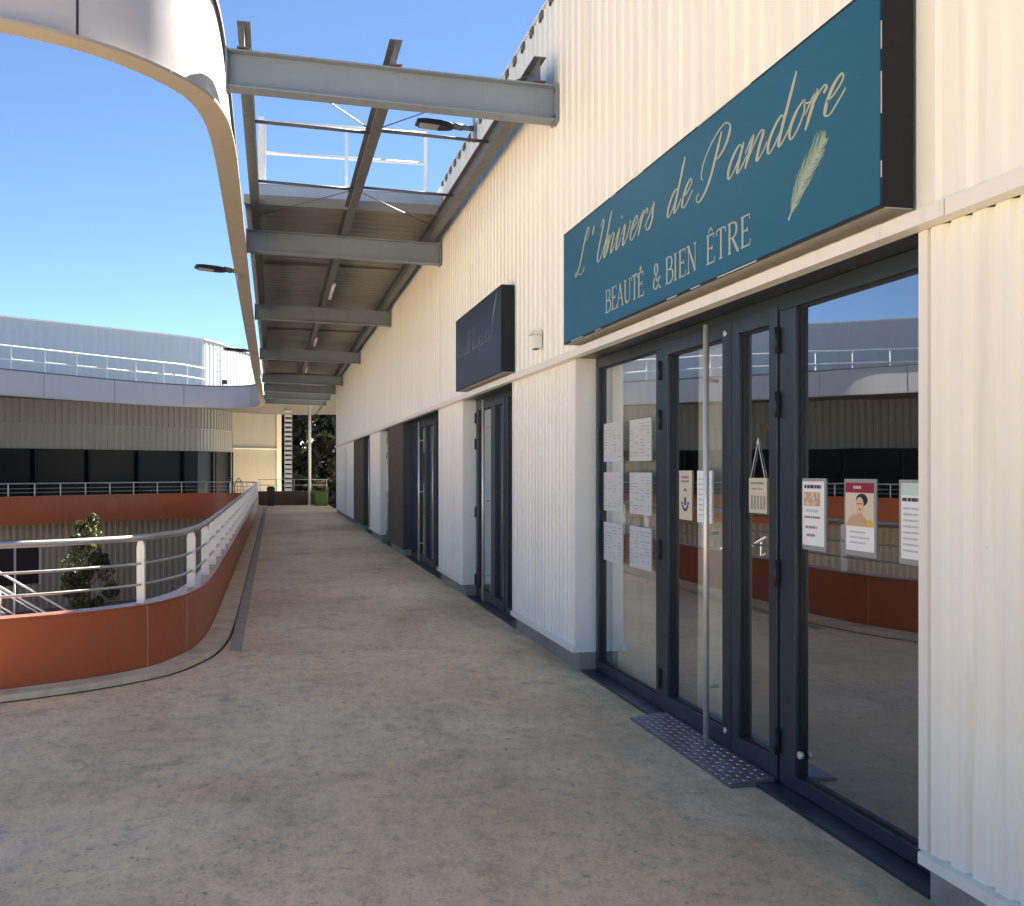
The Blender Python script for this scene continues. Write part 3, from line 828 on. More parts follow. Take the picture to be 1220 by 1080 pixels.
# feather emblem
mb = MB()
rach = catmull([Vector((-3.945, 2.606)), Vector((-3.87, 2.69)), Vector((-3.77, 2.775)), Vector((-3.645, 2.862))], .012)
ribbon(mb, rach, lambda d, t: .010 * (1 - t) + .004, 0, 0, pl)
k = 1
for i in range(3, len(rach) - 1):
    t = i / (len(rach) - 1); p = rach[i]; d = (rach[i] - rach[i - 1]).normalized(); n = Vector((-d.y, d.x))
    for sgn in (1, -1):
        for rep in range(2 if i % 3 else 1):
            Lb = (.118 if sgn > 0 else .098) * math.sin(math.pi * (.12 + .86 * t)) ** .7 * random.uniform(.75, 1.1)
            a = p + d * .006 * rep
            e = a + d * Lb * random.uniform(.75, 1.0) + n * sgn * Lb * random.uniform(.42, .62)
            m_ = (a + e) / 2 + n * sgn * Lb * .09
            ribbon(mb, [a, m_, e], lambda d_, t_: .0034 * (1 - t_) + .0010, 0, k % 9 + 1, pl); k += 1
mb.build("feather_emblem", FEATHER, s1, fix=False)

s2, xs2 = sign("shop_sign", "dark navy sign with faint thin lettering above the second shopfront", 9.55, 12.06, 2.492, 3.33, SIGN_NAVY)
pl2 = lambda u, v, d: (xs2 - d - .0004, -u, v)
mb = MB()
# the lettering is too faint to read: thin unjoined loops with the photograph's rhythm of tall and low strokes
u = -11.92; k = 0
for j, hgt in enumerate((.24, .10, .09, .11, .10, .25, .24, 0, .26, .10, .10, -.12, .10, .09, .11, .10, .10)):
    if hgt:
        pts = catmull([Vector((u, 2.86)), Vector((u + .05, 2.86 + abs(hgt) * .7)), Vector((u + .075, 2.86 + hgt)), Vector((u + .045, 2.88)), Vector((u + .10, 2.87))], .012)
        ribbon(mb, pts, lambda d, t: .014 + .026 * max(0, -d.y), 0, k, pl2); k += 1
    u += .115
swash = catmull([Vector((-9.98, 2.98)), Vector((-9.90, 3.10)), Vector((-9.80, 3.22)), Vector((-9.74, 3.29))], .02)
ribbon(mb, swash, lambda d, t: .014 + .045 * math.sin(math.pi * t), 0, k, pl2)
mb.build("lettering", NAVY_INK, s2, fix=False)

# small white box on the wall between the signs
t = thing("wall_sensor", "small white boxed sensor with a hood on the cream wall between the two signs", "sensor", (2.2, 8.55, 2.67))
mb = MB(); mb.box(2.175, 2.247, 8.50, 8.60, 2.60, 2.72); mb.build("body", CREAM_TRIM, t, .008)
mb = MB(); mb.box(2.15, 2.247, 8.50, 8.66, 2.722, 2.752); mb.build("hood", CREAM_TRIM, t, .006)
mb = MB(); mb.box(2.18, 2.22, 8.51, 8.59, 2.592, 2.599); mb.build("lens", BLACK, t)

# ------------------------------------------------------------------ tread plate at the first door
t = thing("tread_plate", "worn checker metal ramp plate lying in front of the first shop door", "ramp plate", (2.26, 5.37, 0))
PLATE = painted("worn_checker_metal", (.20, .20, .205), .45, .15, None, (3, 3, 3), .55)
zz = lambda x: .012 + (x - 2.165) / .24 * .024
mb = MB(); mb.prism([(2.165, .002), (2.165, .012), (2.405, .036), (2.405, .002)], 1, 4.62, 6.05); mb.build("plate", PLATE, t)
mb = MB(); row = 0; y = 4.65
STUD = mat("polished_plate_studs", (.42, .42, .42), .32, .8)
while y < 6.04:
    for c in range(6):
        x = 2.187 + c * .039
        a = R(45 if (row + c) % 2 else -45); L, W = .014, .005
        ux, uy = Vector((math.cos(a), math.sin(a), 0)), Vector((-math.sin(a), math.cos(a), 0))
        ce = Vector((x, y, zz(x) + .0025))
        q = [ce + ux * L, ce + uy * W, ce - ux * L, ce - uy * W]
        lo = [Vector((p.x, p.y, zz(p.x) + .0005)) for p in [ce + ux * L * 1.25, ce + uy * W * 1.6, ce - ux * L * 1.25, ce - uy * W * 1.6]]
        vt = [mb.bm.verts.new(p) for p in q]; vl = [mb.bm.verts.new(p) for p in lo]
        mb.bm.faces.new(vt)
        for i in range(4): mb.bm.faces.new((vl[i], vl[(i + 1) % 4], vt[(i + 1) % 4], vt[i]))
    y += .040; row += 1
mb.build("stud_pattern", STUD, t)

# ------------------------------------------------------------------ posters and notices inside the glass
XQ = XG - .0045                   # stuck on the outer face of the pane
def sheet(name, label, cat, y0, y1, z0, z1, m=PAPER, group=None, x=XQ):
    t = thing(name, label, cat, (x, (y0 + y1) / 2, z0), group)
    mb = MB(); mb.box(x, x + .003, y0, y1, z0, z1); mb.build("sheet", m, t)
    return t
def bar(t, name, m, ya, yb, z0, z1, x=XQ):
    mb = MB(); mb.box(x - .0025, x - .0004, min(ya, yb), max(ya, yb), z0, z1); return mb.build(name, m, t)
def lines(t, rows, m, x=XQ, name="print"):
    mb = MB()
    for (ya, yb, z, hh) in rows:
        yy = max(ya, yb); lo = min(ya, yb)
        while yy > lo + .006:
            w = random.uniform(.012, .034); e = max(lo, yy - w)
            mb.box(x - .002, x - .0004, e, yy, z - hh / 2, z + hh / 2); yy = e - random.uniform(.004, .008)
    return mb.build(name, m, t)
def sleeve(t, y0, y1, z0, z1, x=XQ):
    mb = MB(); e = .014
    mb.box(x, x + .004, y0 - e, y0 - .0005, z0 - e * 1.6, z1 + e); mb.box(x, x + .004, y1 + .0005, y1 + e, z0 - e * 1.6, z1 + e)
    mb.box(x, x + .004, y0, y1, z1 + .0005, z1 + e); mb.box(x, x + .004, y0, y1, z0 - e * 1.6, z0 - .0005)
    mb.build("sleeve_edge", CLEAR_PVC, t)
# three posters in the right-hand pane (reading direction is towards -Y)
a = sheet("poster", "white price poster with a small photo, nearest the door frame in the wide pane", "poster", 4.235, 4.445 - .012, 1.20, 1.50)
sleeve(a, 4.235, 4.433, 1.20, 1.50)
lines(a, [(4.41, 4.26, 1.475, .016)], INK_DARK, name="title")
bar(a, "photo", PHOTO_TAN, 4.415, 4.27, 1.385, 1.45)
mb = MB()
for i in range(16):
    cy, cz, r_ = random.uniform(4.28, 4.405), random.uniform(1.392, 1.443), random.uniform(.006, .016)
    mb.prism([(cy + r_ * math.cos(q), min(1.449, max(1.386, cz + r_ * .7 * math.sin(q)))) for q in [k * math.pi / 4 for k in range(8)]], 0, XQ - .0034 - .0001 * i, XQ - .003 - .0001 * i)
mb.build("photo_shapes", PHOTO_BEIGE, a)
lines(a, [(4.40, 4.29, 1.362, .012)], INK_PALE, name="subtitle"); lines(a, [(4.41, 4.27, 1.332, .010), (4.40, 4.30, 1.285, .012), (4.39, 4.31, 1.248, .012)], INK, name="small_print")
p2 = sheet("poster", "poster with crimson header above a picture of a dark haired person", "poster", 3.835, 4.05, 1.205, 1.50)
sleeve(p2, 3.835, 4.05, 1.205, 1.50)
bar(p2, "header", CRIMSON, 4.05, 3.835, 1.455, 1.499)
lines(p2, [(3.985, 3.92, 1.478, .012)], PHOTO_BEIGE, x=XQ - .002, name="header_print")
bar(p2, "picture", PHOTO_BEIGE, 4.05, 3.835, 1.31, 1.4545)
def blob(t, name, m, cy, cz, ry, rz, x, n=20, top=1.454, bot=1.311):
    mb = MB(); mb.prism([(cy + ry * math.cos(q), min(top, max(bot, cz + rz * math.sin(q)))) for q in [k * 2 * math.pi / n for k in range(n)]], 0, x - .0006, x); return mb.build(name, m, t)
blob(p2, "picture_shoulder", PHOTO_TAN, 3.955, 1.305, .088, .058, XQ - .0028)
blob(p2, "picture_hair", PHOTO_DARK, 3.922, 1.425, .044, .027, XQ - .0029)
blob(p2, "picture_neck", PHOTO_TAN, 3.938, 1.365, .020, .035, XQ - .0034)
blob(p2, "picture_face", PHOTO_FACE, 3.936, 1.402, .029, .035, XQ - .0040)
mb = MB()
for cy, cz in ((3.948, 1.408), (3.925, 1.408), (3.937, 1.385)): mb.box(XQ - .0050, XQ - .0047, cy - .007, cy + .007, cz - .002, cz + .002)
mb.build("picture_features", PHOTO_DARK, p2)
blob(p2, "picture_accent", YELLOW, 3.862, 1.325, .022, .016, XQ - .0036)
lines(p2, [(4.02, 3.90, 1.285, .008), (4.02, 3.87, 1.262, .007), (4.02, 3.90, 1.24, .007)], INK_PALE, name="small_print")
p3 = sheet("poster", "white text poster with a mint heading beside the cream corner in the wide pane", "poster", 3.43, 3.645, 1.20, 1.50)
sleeve(p3, 3.43, 3.645, 1.20, 1.50)
bar(p3, "heading", mat("mint_print", (.52, .66, .60), .8), 3.64, 3.435, 1.452, 1.497)
lines(p3, [(3.635, 3.44, 1.435, .014)], INK_DARK, name="title")
lines(p3, [(3.63, 3.45, 1.40 - .024 * i, .008) for i in range(8)], INK_PALE, name="small_print")
# door notices
XD = XG - .009
d1 = sheet("notice", "narrow cream notice with a blue emblem on the wide door leaf", "notice", 5.745, 5.94, 1.25, 1.55, PAPER_CREAM, x=XD)
lines(d1, [(5.90, 5.79, 1.51, .016), (5.91, 5.78, 1.485, .014)], INK, XD, "title")
mb = MB(); cy, cz = 5.845, 1.375
for q0 in range(8):
    q = math.pi * (1.12 + .76 * q0 / 7); mb.obox((XD - .0015, cy + .05 * math.cos(q), cz + .065 * math.sin(q)), (.001, 0, 0), (0, .010, 0), (0, 0, .008))
mb.prism([(cy - .014, cz - .035), (cy + .014, cz - .035), (cy + .014, cz + .012), (cy - .014, cz + .012)], 0, XD - .0018, XD - .0006)
mb.prism([(cy - .03, cz + .045), (cy, cz + .07), (cy + .03, cz + .045), (cy, cz + .055)], 0, XD - .0018, XD - .0006)
mb.build("emblem", INK_BLUE, d1)
d2 = sheet("notice", "plain pale notice half hidden behind the long door handle", "notice", 5.455, 5.665, 1.245, 1.55, x=XD)
lines(d2, [(5.64, 5.48, 1.50 - .03 * i, .008) for i in range(8)], INK_PALE, XD)
d3 = thing("hanging_notice", "cream card hung on a string at the narrow door leaf", "notice", (XD, 4.88, 1.33))
mb = MB(); mb.box(XD, XD + .004, 4.785, 4.985, 1.33, 1.512); mb.build("card", PAPER_CREAM, d3)
lines(d3, [(4.96, 4.82, 1.485, .012), (4.95, 4.83, 1.455, .008)], INK, XD, "title")
mb = MB()
for i, yc in enumerate((4.95, 4.915, 4.88, 4.845, 4.81)):
    mb.box(XD - .002, XD - .0004, yc - .009, yc - .004, 1.35, 1.42); mb.box(XD - .002, XD - .0004, yc + .004, yc + .009, 1.35, 1.42); mb.box(XD - .002, XD - .0004, yc - .0038, yc + .0038, 1.35 + .03 * (i % 3), 1.358 + .03 * (i % 3))
mb.build("tall_print", INK, d3)
mb = MB(); mb.tube([(XD, 4.965, 1.51), (XD + .001, 4.885, 1.70), (XD, 4.805, 1.51)], .0022, 5); mb.build("string", PAPER, d3)
mb = MB(); mb.prism([(4.87, 1.69), (4.90, 1.69), (4.885, 1.72)], 0, XD, XD + .004); mb.build("hook", INOX, d3)
# six plan sheets stuck up in the left pane: two columns of three
lab = {(0, 0): "top printed sheet in the left column of the narrow pane by the cream pillar",
       (0, 1): "middle printed sheet in the left column of the narrow pane by the cream pillar",
       (0, 2): "lowest printed sheet in the left column of the narrow pane by the cream pillar",
       (1, 0): "top printed sheet in the right column, beside the wide door leaf's hinges",
       (1, 1): "middle printed sheet in the right column, beside the wide door leaf's hinges",
       (1, 2): "lowest printed sheet in the right column, beside the wide door leaf's hinges"}
for (c_, r_), L in lab.items():
    y0, y1 = ((7.01, 7.44) if c_ == 0 else (6.435, 6.86))
    z1 = (1.905, 1.537, 1.162)[r_]
    ps = sheet("printed_sheet", L, "paper sheet", y0, y1, z1 - .288, z1, PRINTED, "printed sheets in the left pane")
    mb = MB(); yy = y0 + .03
    while yy < y1 - .04:
        zt = z1 - .03
        while zt > z1 - .26:
            if random.random() < .6: mb.box(XQ - .002, XQ - .0004, yy, yy + random.uniform(.03, .09), zt - .004, zt)
            zt -= .022
        yy += .11
    mb.build("small_print", INK, ps)
# curtains behind the glass
def curtain(label, y0, y1, x=2.78, top=2.45):
    mb = MB(); row = []; n = int((y1 - y0) / .02)
    for i in range(n + 1):
        y = y0 + (y1 - y0) * i / n
        row.append((x + .018 * math.sin(y * 42) + .010 * math.sin(y * 17 + 1), y))
    mb.strip([(p[0], p[1], .05) for p in row], [(x + (p[0] - x) * .6, p[1], top) for p in row], smooth=True)
    t = thing("curtain", label, "curtain", (x, y0, 0))
    o = mb.build("drape", CURTAIN, t, fix=False)
    sm = o.modifiers.new("thick", 'SOLIDIFY'); sm.thickness = .004
    mb = MB(); mb.tube([(x, y0 - .05, top + .02), (x, y1 + .05, top + .02)], .012, 8); mb.build("rail", INOX, t)
curtain("pale curtain hanging behind the narrow pane of plan sheets", 6.30, 7.47, 2.535)
curtain("pale curtain hanging behind the wide door leaf", 5.15, 5.80, 2.535)

# ------------------------------------------------------------------ lamps
def street_lamp(label, base, direction, arm=.35, head=.42, plate=True, group=None):
    t = thing("wall_lamp", label, "lamp", base, group)
    b = Vector(base); d = Vector(direction).normalized(); s_ = d.cross(Vector((0, 0, 1))).normalized(); upv = Vector((0, 0, 1))
    if plate:
        mb = MB(); mb.obox(b + d * .01, d * .01, s_ * .05, upv * .15); mb.build("bracket", STEEL, t, .003)
    mb = MB(); mb.tube([b + d * .02, b + d * (arm * .6)], .03, 10); mb.tube([b + d * (arm * .58), b + d * (arm + .03) + upv * .015], .038, 10); mb.build("arm", STEEL_DARK, t)
    tilt = (d + upv * .05).normalized(); u2 = s_.cross(tilt)
    if u2.z < 0: u2 = -u2
    c0 = b + d * arm
    mb = MB()
    prof = [(0, .045, .030), (.05, .085, .034), (.14, .125, .034), (head * .8, .13, .028), (head, .105, .018)]
    rings = []
    for q, w, th in prof:
        o_ = c0 + tilt * q
        rings.append([mb.bm.verts.new(o_ + s_ * (w * sx) + u2 * (th * sz)) for sx, sz in ((-1, -.5), (-.8, -1), (.8, -1), (1, -.5), (.9, .7), (.4, 1), (-.4, 1), (-.9, .7))])
    for r0, r1 in zip(rings, rings[1:]):
        for i in range(8): mb.bm.faces.new((r0[i], r0[(i + 1) % 8], r1[(i + 1) % 8], r1[i]))
    mb.bm.faces.new(rings[0]); mb.bm.faces.new(rings[-1][::-1])
    mb.build("head", BLACK, t, .003)
    mb = MB(); mb.obox(c0 + tilt * (head * .66) - u2 * .034, tilt * (head * .26), s_ * .09, u2 * .003); mb.build("lens", LAMP_GLASS, t)
    return t
street_lamp("black flat floodlight bracketed high on the cream wall above the canopy frame", (2.245, 11.5, 5.46), (-1, -.02, 0), .26, .42)
street_lamp("nearer dark floodlight sticking out over the court below the fascia edge", (-.49, 15.2, 4.41), (-1, -.25, 0), .18, .42, True)
street_lamp("farther dark floodlight sticking out over the court below the fascia edge", (-.52, 25.0, 4.16 + .22), (-1, -.25, 0), .18, .45, True)

# ------------------------------------------------------------------ far building round the end of the court
far = thing("far_building", "grey and beige two storey building with a dark glazed gallery across the court", "building", (-8, 50, 0))
G_LOW = [Vector(p) for p in [(-36, 27.0), (-24, 36.6), (-11.2, 46.7), (-3.55, 52.2), (-2.88, 53.5), (-2.1, 55.9)]]
G_UP = [Vector(p) for p in [(-36, 27.0), (-24, 36.6), (-11.2, 46.7), (-4.2, 51.7), (-3.35, 52.6), (-2.88, 53.7), (-1.14, 58.9), (0, 62.5)]]
gl = [Vector(p) for p in G_LOW]
# right of travel (left to right, going away) is towards the court
ribbed("ribbed_wall", gl, 3.62, 4.75, .30, .05, BEIGE_WALL, far, .5, .12)
ribbed("ribbed_band", offset2(gl, -.03, False), 2.50, 3.56, .30, .03, BEIGE_WALL, far, .5, .12)
mb = MB(); mb.strip(z3(offset2(gl, .06, False), 3.56), z3(offset2(gl, .06, False), 3.62)); mb.strip(z3(offset2(gl, -.04, False), 3.56), z3(offset2(gl, .06, False), 3.56)); mb.build("wall_trim", BEIGE_WALL, far, fix=False)
mb = MB(); mb.strip(z3(offset2(gl, -.10, False), 0), z3(offset2(gl, -.10, False), 2.50)); mb.strip(z3(offset2(gl, -.10, False), 2.5), z3(offset2(gl, .03, False), 2.5)); mb.build("glazing", DARK_GLASS, far, fix=False)
for i, p in enumerate(resample(gl, 2.4)):
    if i % 1 == 0 and p.x > -26:
        mb = MB(); mb.box(p.x - .03, p.x + .03, p.y - .16, p.y + .05, 0, 2.49); mb.build("mullion", DARK_GLASS, far)
wall_loop("end_wall", [Vector(p) for p in [(-2.1, 55.9), (-1.0, 56.7), (.2, 57.5)]], -.5, 4.75, .2, BEIGE_WALL if False else painted("beige_end_wall", (.36, .345, .295), .6, .04), far, False, False)
mb = MB(); mb.box(.16, .42, 57.40, 57.62, -.5, 4.7); mb.build("corner_trim", CREAM_TRIM, far)
mb = MB(); mb.obox((-.95, 56.62, 2.72), (1.15, .80, 0), (.03, -.04, 0), (0, 0, .03)); mb.build("wall_trim", CREAM_TRIM, far)
ribbed("upper_wall", G_UP[:5], 4.9, 8.0, .35, .010, GREY_WALL, far, .6, .12)
ribbed("upper_wall", [G_UP[4], G_UP[5], G_UP[6], G_UP[7]], 4.9, 7.98, .45, .02, painted("white_upper_cladding", (.38, .39, .41), .5, .03), far, .5, .15)
mb = MB()
inn = offset2(G_UP, -.4, False)
mb.strip(z3(offset2(G_UP, .07, False), 8.0), z3(offset2(G_UP, .07, False), 8.06)); mb.strip(z3(offset2(G_UP, .07, False), 8.06), z3(inn, 8.06)); mb.strip(z3(inn, 8.0), z3(offset2(G_UP, .07, False), 8.0))
mb.build("roof_edge", WHITE, far)
mb = MB(); mb.face([(G_UP[i].x, G_UP[i].y, 7.9) for i in range(len(G_UP))] + [(0, 75, 7.9), (-45, 75, 7.9), (-45, 27, 7.9)]); mb.build("roof", ROOFING, far)
mb = MB(); mb.face([(.2, 57.5, -.5), (.2, 75, -.5), (.2, 75, 4.7), (.2, 57.5, 4.7)]); mb.build("side_wall", BEIGE_WALL, far)
# gallery roof between the fascia and the facade
ka = min(range(len(F_RING)), key=lambda i: (F_RING[i] - Vector((-.52, 45.2))).length)
kb = min(range(len(F_RING)), key=lambda i: (F_RING[i] - Vector((-20.2, 27))).length)
arc = (F_RING[ka:kb] if ka < kb else F_RING[ka:] + F_RING[:kb])
arc = resample(offset2(arc, .12, False), .3)[::-1]
outer_line = resample([(-30, 31.8), (-24, 36.6), (-11.2, 46.7), (-3.55, 52.2), (-2.1, 55.9), (.2, 57.5), (2.2, 57.6), (2.2, 46.6)], .5)
nA = len(arc)
def at(L, t):
    q = t * (len(L) - 1); i = min(len(L) - 2, int(q)); return L[i].lerp(L[i + 1], q - i)
oA = [at(outer_line, i / (nA - 1)) for i in range(nA)]
mb = MB(); mb.strip(z3(arc, 4.62), z3(oA, 4.62)); mb.strip(z3(arc, 4.80), z3(oA, 4.80)); mb.build("gallery_roof_and_blocker", STEEL_DARK, far)
mb = MB(); mb.box(2.28, 9, 38.6, 57, 4.62, 4.80); mb.build("gallery_roof_and_blocker", STEEL_DARK, far)  # unseen slab added past the wall end to keep sun off the far floor
# lower storey facade below the gallery, all round the court
low = offset2(B_RING, 1.2)
rb = [p for p in low]
lowd = thing("court_wall", "beige ribbed lower storey wall of the sunken court under the orange band", "wall", (-8, 45, -4))
kk = resample(rb + [rb[0]], .28)
row = []
for i, p in enumerate(kk[:-1]):
    n = normals2(kk[:-1], True)[0] if False else None
row = kk[:-1]
nn = normals2(row, True)
rr_ = []
for i, (p, n) in enumerate(zip(row, nn)):
    q = row[(i + 1) % len(row)]
    for t_, e in ((0, 0), (.35, 0), (.5, .035), (.85, .035)):
        rr_.append(p.lerp(q, t_) - n * e)
mb = MB(); mb.strip(z3(rr_, -4.25), z3(rr_, -.03), True); mb.build("ribbed_sheet", painted("beige_lower_cladding", (.42, .38, .30), .6, .05), lowd, fix=False)
def on_low(px, z_a, z_b, half, out=.07):
    k = min(range(len(low)), key=lambda i: abs(math.atan2(low[i].x, low[i].y) - px) + (0 if low[i].y > 30 else 9))
    n = normals2(low, True)[k]; t_ = Vector((-n.y, n.x)); p = low[k] - n * out
    return p, n, t_
p, n, t_ = on_low(math.atan2(-.250, 1.09), -3, -1, 1)
wdw = MB(); wdw.obox((p.x, p.y, -2.25), (t_.x * 1.05, t_.y * 1.05, 0), (n.x * .02, n.y * .02, 0), (0, 0, .85)); wdw.build("window", mat("dim_blind", (.035, .03, .032), .5), lowd)
mb = MB()
for s_ in (-1.1, -.02, 1.1): mb.obox((p.x + t_.x * s_ - n.x * .03, p.y + t_.y * s_ - n.y * .03, -2.25), (t_.x * .04, t_.y * .04, 0), (n.x * .03, n.y * .03, 0), (0, 0, .9))
mb.obox((p.x - n.x * .03, p.y - n.y * .03, -1.35), (t_.x * 1.14, t_.y * 1.14, 0), (n.x * .035, n.y * .035, 0), (0, 0, .04))
mb.build("window_frame", WHITE, lowd)

guard_pts = [(-24, 33.4), (-14, 39.4), (-10.3, 42.9), (-6.3, 46.9), (-4.1, 48.9), (-3.2, 50.6)]
guardrail("roof_guardrail", "long white guard rail on the roof of the far gallery across the court", guard_pts, (6.40, 5.88), 4.8, 6.42, 1.42, .03)
# rooftop clutter at the far end
t = thing("roof_ladder", "small white roof access ladder beside the bright upper wall", "ladder", (-2.75, 52.4, 4.8))
mb = MB(); mb.box(-2.9, -2.85, 52.3, 52.35, 4.8, 7.6); mb.box(-2.6, -2.55, 52.3, 52.35, 4.8, 7.6); mb.build("side_rail", WHITE, t)
mb = MB()
for i in range(9): mb.box(-2.849, -2.601, 52.31, 52.34, 5.0 + .28 * i, 5.03 + .28 * i)
mb.build("rung", WHITE, t)
t = thing("roof_vent", "dark small roof vent on legs at the foot of the bright upper wall", "vent", (-2.2, 51.6, 4.8))
mb = MB(); mb.box(-2.45, -2.2, 51.5, 51.7, 5.75, 5.95); mb.build("cowl", BLACK, t, .03)
mb = MB()
for x in (-2.5, -2.15): mb.tube([(x, 51.6, 4.8), (x * .5 - 1.16, 51.6, 5.75)], .02, 6)
mb.build("legs", STEEL, t)

# ------------------------------------------------------------------ end of the walkway
par = thing("end_parapet", "low brown parapet wall closing the far end of the walkway", "wall", (1, 47, 0))
mb = MB(); mb.box(-.7, 2.4, 47.2, 47.35, -.02, .60); mb.build("panel", painted("brown_parapet", (.07, .04, .028), .6, .1), par)
mb = MB(); mb.box(-.72, 2.4, 47.17, 47.38, .602, .63); mb.build("coping", STEEL_DARK, par)
t = thing("end_railing", "thin grey railing on top of the brown end parapet", "railing", (1, 47.27, .63))
for z in (.9, 1.15): mb = MB(); mb.tube([(-.7, 47.27, z), (2.4, 47.27, z)], .014, 6); mb.build("rail", RAIL_GREY, t)
for x in (-.6, .15, .9, 1.65, 2.35): mb = MB(); mb.box(x - .012, x + .012, 47.25, 47.29, .63, 1.15); mb.build("post", RAIL_GREY, t)
t = thing("support_post", "slim pale column holding the far end of the canopy", "column", (1.56, 46.4, 0))
mb = MB(); mb.tube([(1.56, 46.4, .0), (1.56, 46.4, 4.45)], .065, 12); mb.build("shaft", WHITE_POST, t)
mb = MB(); mb.box(1.44, 1.68, 46.28, 46.52, 4.452, 4.47); mb.box(1.44, 1.68, 46.28, 46.52, .0, .015); mb.build("plate", WHITE_POST, t)
t = thing("louvre_tower", "narrow white slatted column beside the beige end wall", "louvre column", (.7, 53, -.5))
mb = MB()
for i in range(20): mb.obox((.72, 53, .1 + i * .235), (.17, 0, 0), (0, .12, .02), (0, 0, .06))
mb.build("slats", WHITE, t)
mb = MB(); mb.box(.53, .56, 52.9, 53.1, -.5, 4.7); mb.box(.88, .91, 52.9, 53.1, -.5, 4.7); mb.build("frame", RAIL_GREY, t)

def wheelie(label, loc, w, d, h, m, lid_m):
    t = thing("litter_bin", label, "bin", loc)
    x, y, z = loc
    mb = MB()
    A = [(x - w * .42, y - d * .42), (x + w * .42, y - d * .42), (x + w * .42, y + d * .42), (x - w * .42, y + d * .42)]
    B = [(x - w * .5, y - d * .5), (x + w * .5, y - d * .5), (x + w * .5, y + d * .5), (x - w * .5, y + d * .5)]
    mb.strip([(p[0], p[1], z) for p in A], [(p[0], p[1], z + h * .86) for p in B], True); mb.face([(p[0], p[1], z) for p in A][::-1]); mb.face([(p[0], p[1], z + h * .86) for p in B])
    mb.build("body", m, t, .01)
    mb = MB(); mb.box(x - w * .54, x + w * .54, y - d * .56, y + d * .54, z + h * .862, z + h * .94); mb.box(x - w * .4, x + w * .4, y - d * .3, y + d * .3, z + h * .942, z + h); mb.build("lid", lid_m, t, .01)
    for s_ in (-1, 1):
        mb = MB(); mb.tube([(x + s_ * w * .32, y - d * .46, z + .05), (x + s_ * w * .40, y - d * .46, z + .05)], .05, 10); mb.build("wheel", BLACK, t)
wheelie("green bin standing against the brown parapet at the end of the walkway", (2.05, 46.3, .0), .62, .5, .66, GREEN_BIN, GREEN_BIN)
wheelie("black bin standing by the end of the handrail at the far parapet", (-.12, 46.3, .0), .34, .34, .86, BLACK, BLACK)
def chair(label, x, y, a):
    t = thing("cafe_chair", label, "chair", (x, y, 0), "dark chairs at the far gallery corner")
    c, s_ = math.cos(a), math.sin(a)
    P = lambda u, v, z: (x + c * u - s_ * v, y + s_ * u + c * v, z)
    mb = MB(); mb.obox(P(0, 0, .45), (c * .2, s_ * .2, 0), (-s_ * .2, c * .2, 0), (0, 0, .015)); mb.build("seat", BLACK, t)
    for u in (-.18, .18):
        for v in (-.18, .18):
            mb = MB(); mb.tube([P(u, v, 0), P(u, v, .44)], .014, 6); mb.build("leg", BLACK, t)
    mb = MB()
    mb.tube(catmull([Vector(P(-.19, .19, .44)), Vector(P(-.2, .22, .8)), Vector(P(0, .24, 1.2)), Vector(P(.2, .22, .8)), Vector(P(.19, .19, .44))], .05), .016, 6)
    for u in (-.07, .07): mb.tube([P(u, .2, .45), P(u, .235, 1.1)], .010, 5)
    mb.build("backrest", BLACK, t)
chair("dark slim chair nearer the end wall behind the far balustrade corner", -1.5, 49.4, .4)
chair("dark slim chair nearer the dark glazing behind the far balustrade corner", -2.05, 49.9, -.3)

# ------------------------------------------------------------------ trees
def leaf_cloud(mb, centres, n, size, flat=.6):
    for _ in range(n):
        c, r = random.choice(centres)
        while True:
            v = Vector((random.uniform(-1, 1), random.uniform(-1, 1), random.uniform(-1, 1)))
            if .05 < v.length < 1: break
        v = v.normalized() * (v.length ** .45)
        p = Vector(c) + Vector((v.x * r[0], v.y * r[1], v.z * r[2]))
        a = Vector((random.gauss(0, 1), random.gauss(0, 1), random.gauss(0, 1) - .3)).normalized()
        b = a.cross(Vector((random.gauss(0, 1), random.gauss(0, 1), random.gauss(0, 1)))).normalized()
        s = size * random.uniform(.6, 1.35)
        mb.bm.faces.new([mb.bm.verts.new(q) for q in (p - a * s, p + b * s * .42, p + a * s, p - b * s * .42)])
def column_tree(name, label, x, y, z0, z1, rad, m, n=5200, size=.075):
    t = thing(name, label, "tree", (x, y, z0))
    H = z1 - z0
    mb = MB(); mb.tube([(x, y, z0), (x + .03, y, z0 + H * .4), (x - .02, y + .02, z0 + H * .9)], .06, 8, radii=[.08, .05, .015])
    for i in range(16):
        q = random.uniform(.15, .85); a = random.uniform(0, 6.28); L = rad * (1.05 - q) * .9
        mb.tube([(x, y, z0 + H * q), (x + math.cos(a) * L, y + math.sin(a) * L, z0 + H * q + L * .7)], .012, 5, radii=[.016, .005])
    mb.build("trunk", BARK, t)
    cs = []
    for i in range(46):
        q = random.uniform(.12, .98)
        rr0 = rad * (1.0 - .62 * max(0, q - .25) / .75) ; a = random.uniform(0, 6.28); rr = rr0 * random.uniform(.25, .85)
        s = rad * random.uniform(.18, .36) * (1.15 - .5 * q)
        cs.append(((x + math.cos(a) * rr, y + math.sin(a) * rr, z0 + H * q), (s, s, s * 1.15)))
    mb = MB(); leaf_cloud(mb, cs, n, size); mb.build("crown", m, t, fix=False)
random.seed(21)
column_tree("magnolia_tree", "slender evergreen tree rising from the court behind the curved handrail", -5.3, 32.1, -4.2, .52, .95, LEAF, 9000, .058)
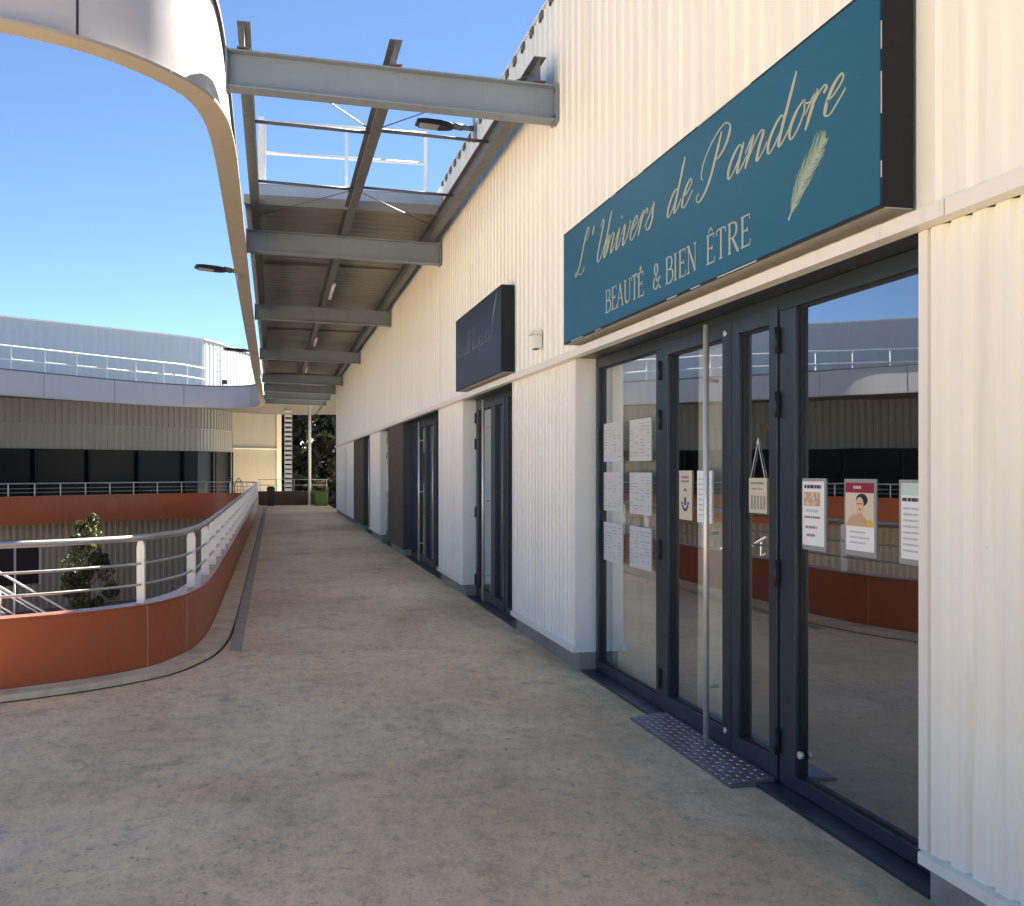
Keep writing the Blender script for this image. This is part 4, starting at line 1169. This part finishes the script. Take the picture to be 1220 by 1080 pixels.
def big_tree(label, x, y, z0, H, rad, n, m=LEAF_DARK, size=.34):
    t = thing("evergreen_tree", label, "tree", (x, y, z0), "trees beyond the end of the walkway")
    mb = MB(); mb.tube([(x, y, z0), (x + .1, y, z0 + H * .35), (x - .1, y, z0 + H * .8)], .2, 8, radii=[.26, .18, .05])
    for i in range(14):
        q = random.uniform(.2, .8); a = random.uniform(0, 6.28); L = rad * random.uniform(.5, .9)
        mb.tube([(x, y, z0 + H * q), (x + math.cos(a) * L, y + math.sin(a) * L, z0 + H * q + L * .45)], .05, 5, radii=[.07, .015])
    mb.build("trunk", BARK, t)
    cs = []
    for i in range(44):
        q = random.uniform(.10, 1.0); a = random.uniform(0, 6.28); rr = rad * random.uniform(.1, .85) * (1.12 - .55 * q)
        s = rad * random.uniform(.2, .4); cs.append(((x + math.cos(a) * rr, y + math.sin(a) * rr, z0 + H * q), (s, s, s * .8)))
    mb = MB(); leaf_cloud(mb, cs, n, size); mb.build("crown", m, t, fix=False)
big_tree("broad dark evergreen tree at the left of the gap beyond the parapet", 1.6, 68, -4.2, 12.0, 3.0, 9000)
big_tree("dark evergreen tree reaching highest in the middle of the gap beyond the parapet", 3.6, 72, -4.2, 12.5, 2.6, 8000)
big_tree("tall dark tree standing farthest back behind the other evergreens", 0.2, 82, -4.2, 13.0, 4.2, 12000, size=.5)
big_tree("wide dark tree at the back right of the gap beyond the parapet", 5.2, 84, -4.2, 9.5, 4.0, 12000, size=.5)
big_tree("lower dark tree beside the end of the cream wall beyond the parapet", 4.9, 66, -4.2, 8.2, 1.9, 6000)

# stair with pale rails down in the court at the left edge
t = thing("court_stair", "metal stair with pale sloping handrails down in the sunken court", "stair", (-5.6, 20.5, -4.2))
d = Vector((.93, .1, -.62)); st = Vector((-6.6, 22.6, -1.0))
mb = MB()
for off in (0, 1.2):
    a = st + Vector((0, off, 0)); mb.obox(a + d * 2.4, d * 2.4, (0, .02, 0), (.05, 0, .10))
mb.build("stringer", STEEL, t)
mb = MB()
for i in range(13):
    c = st + d * (.3 + i * .36) + Vector((0, .6, 0)); mb.obox(c, (.14, 0, 0), (0, .58, 0), (0, 0, .02))
mb.build("treads", STEEL, t)
for off in (0, 1.2):
    mb = MB(); a = st + Vector((0, off, .95)); mb.tube([a, a + d * 4.8], .025, 6); mb.tube([a - Vector((0, 0, .4)), a - Vector((0, 0, .4)) + d * 4.8], .015, 6)
    for i in range(5): q = st + Vector((0, off, 0)) + d * (i * 1.15 + .1); mb.tube([q, q + Vector((0, 0, .95))], .018, 6)
    mb.build("handrail", WHITE, t)
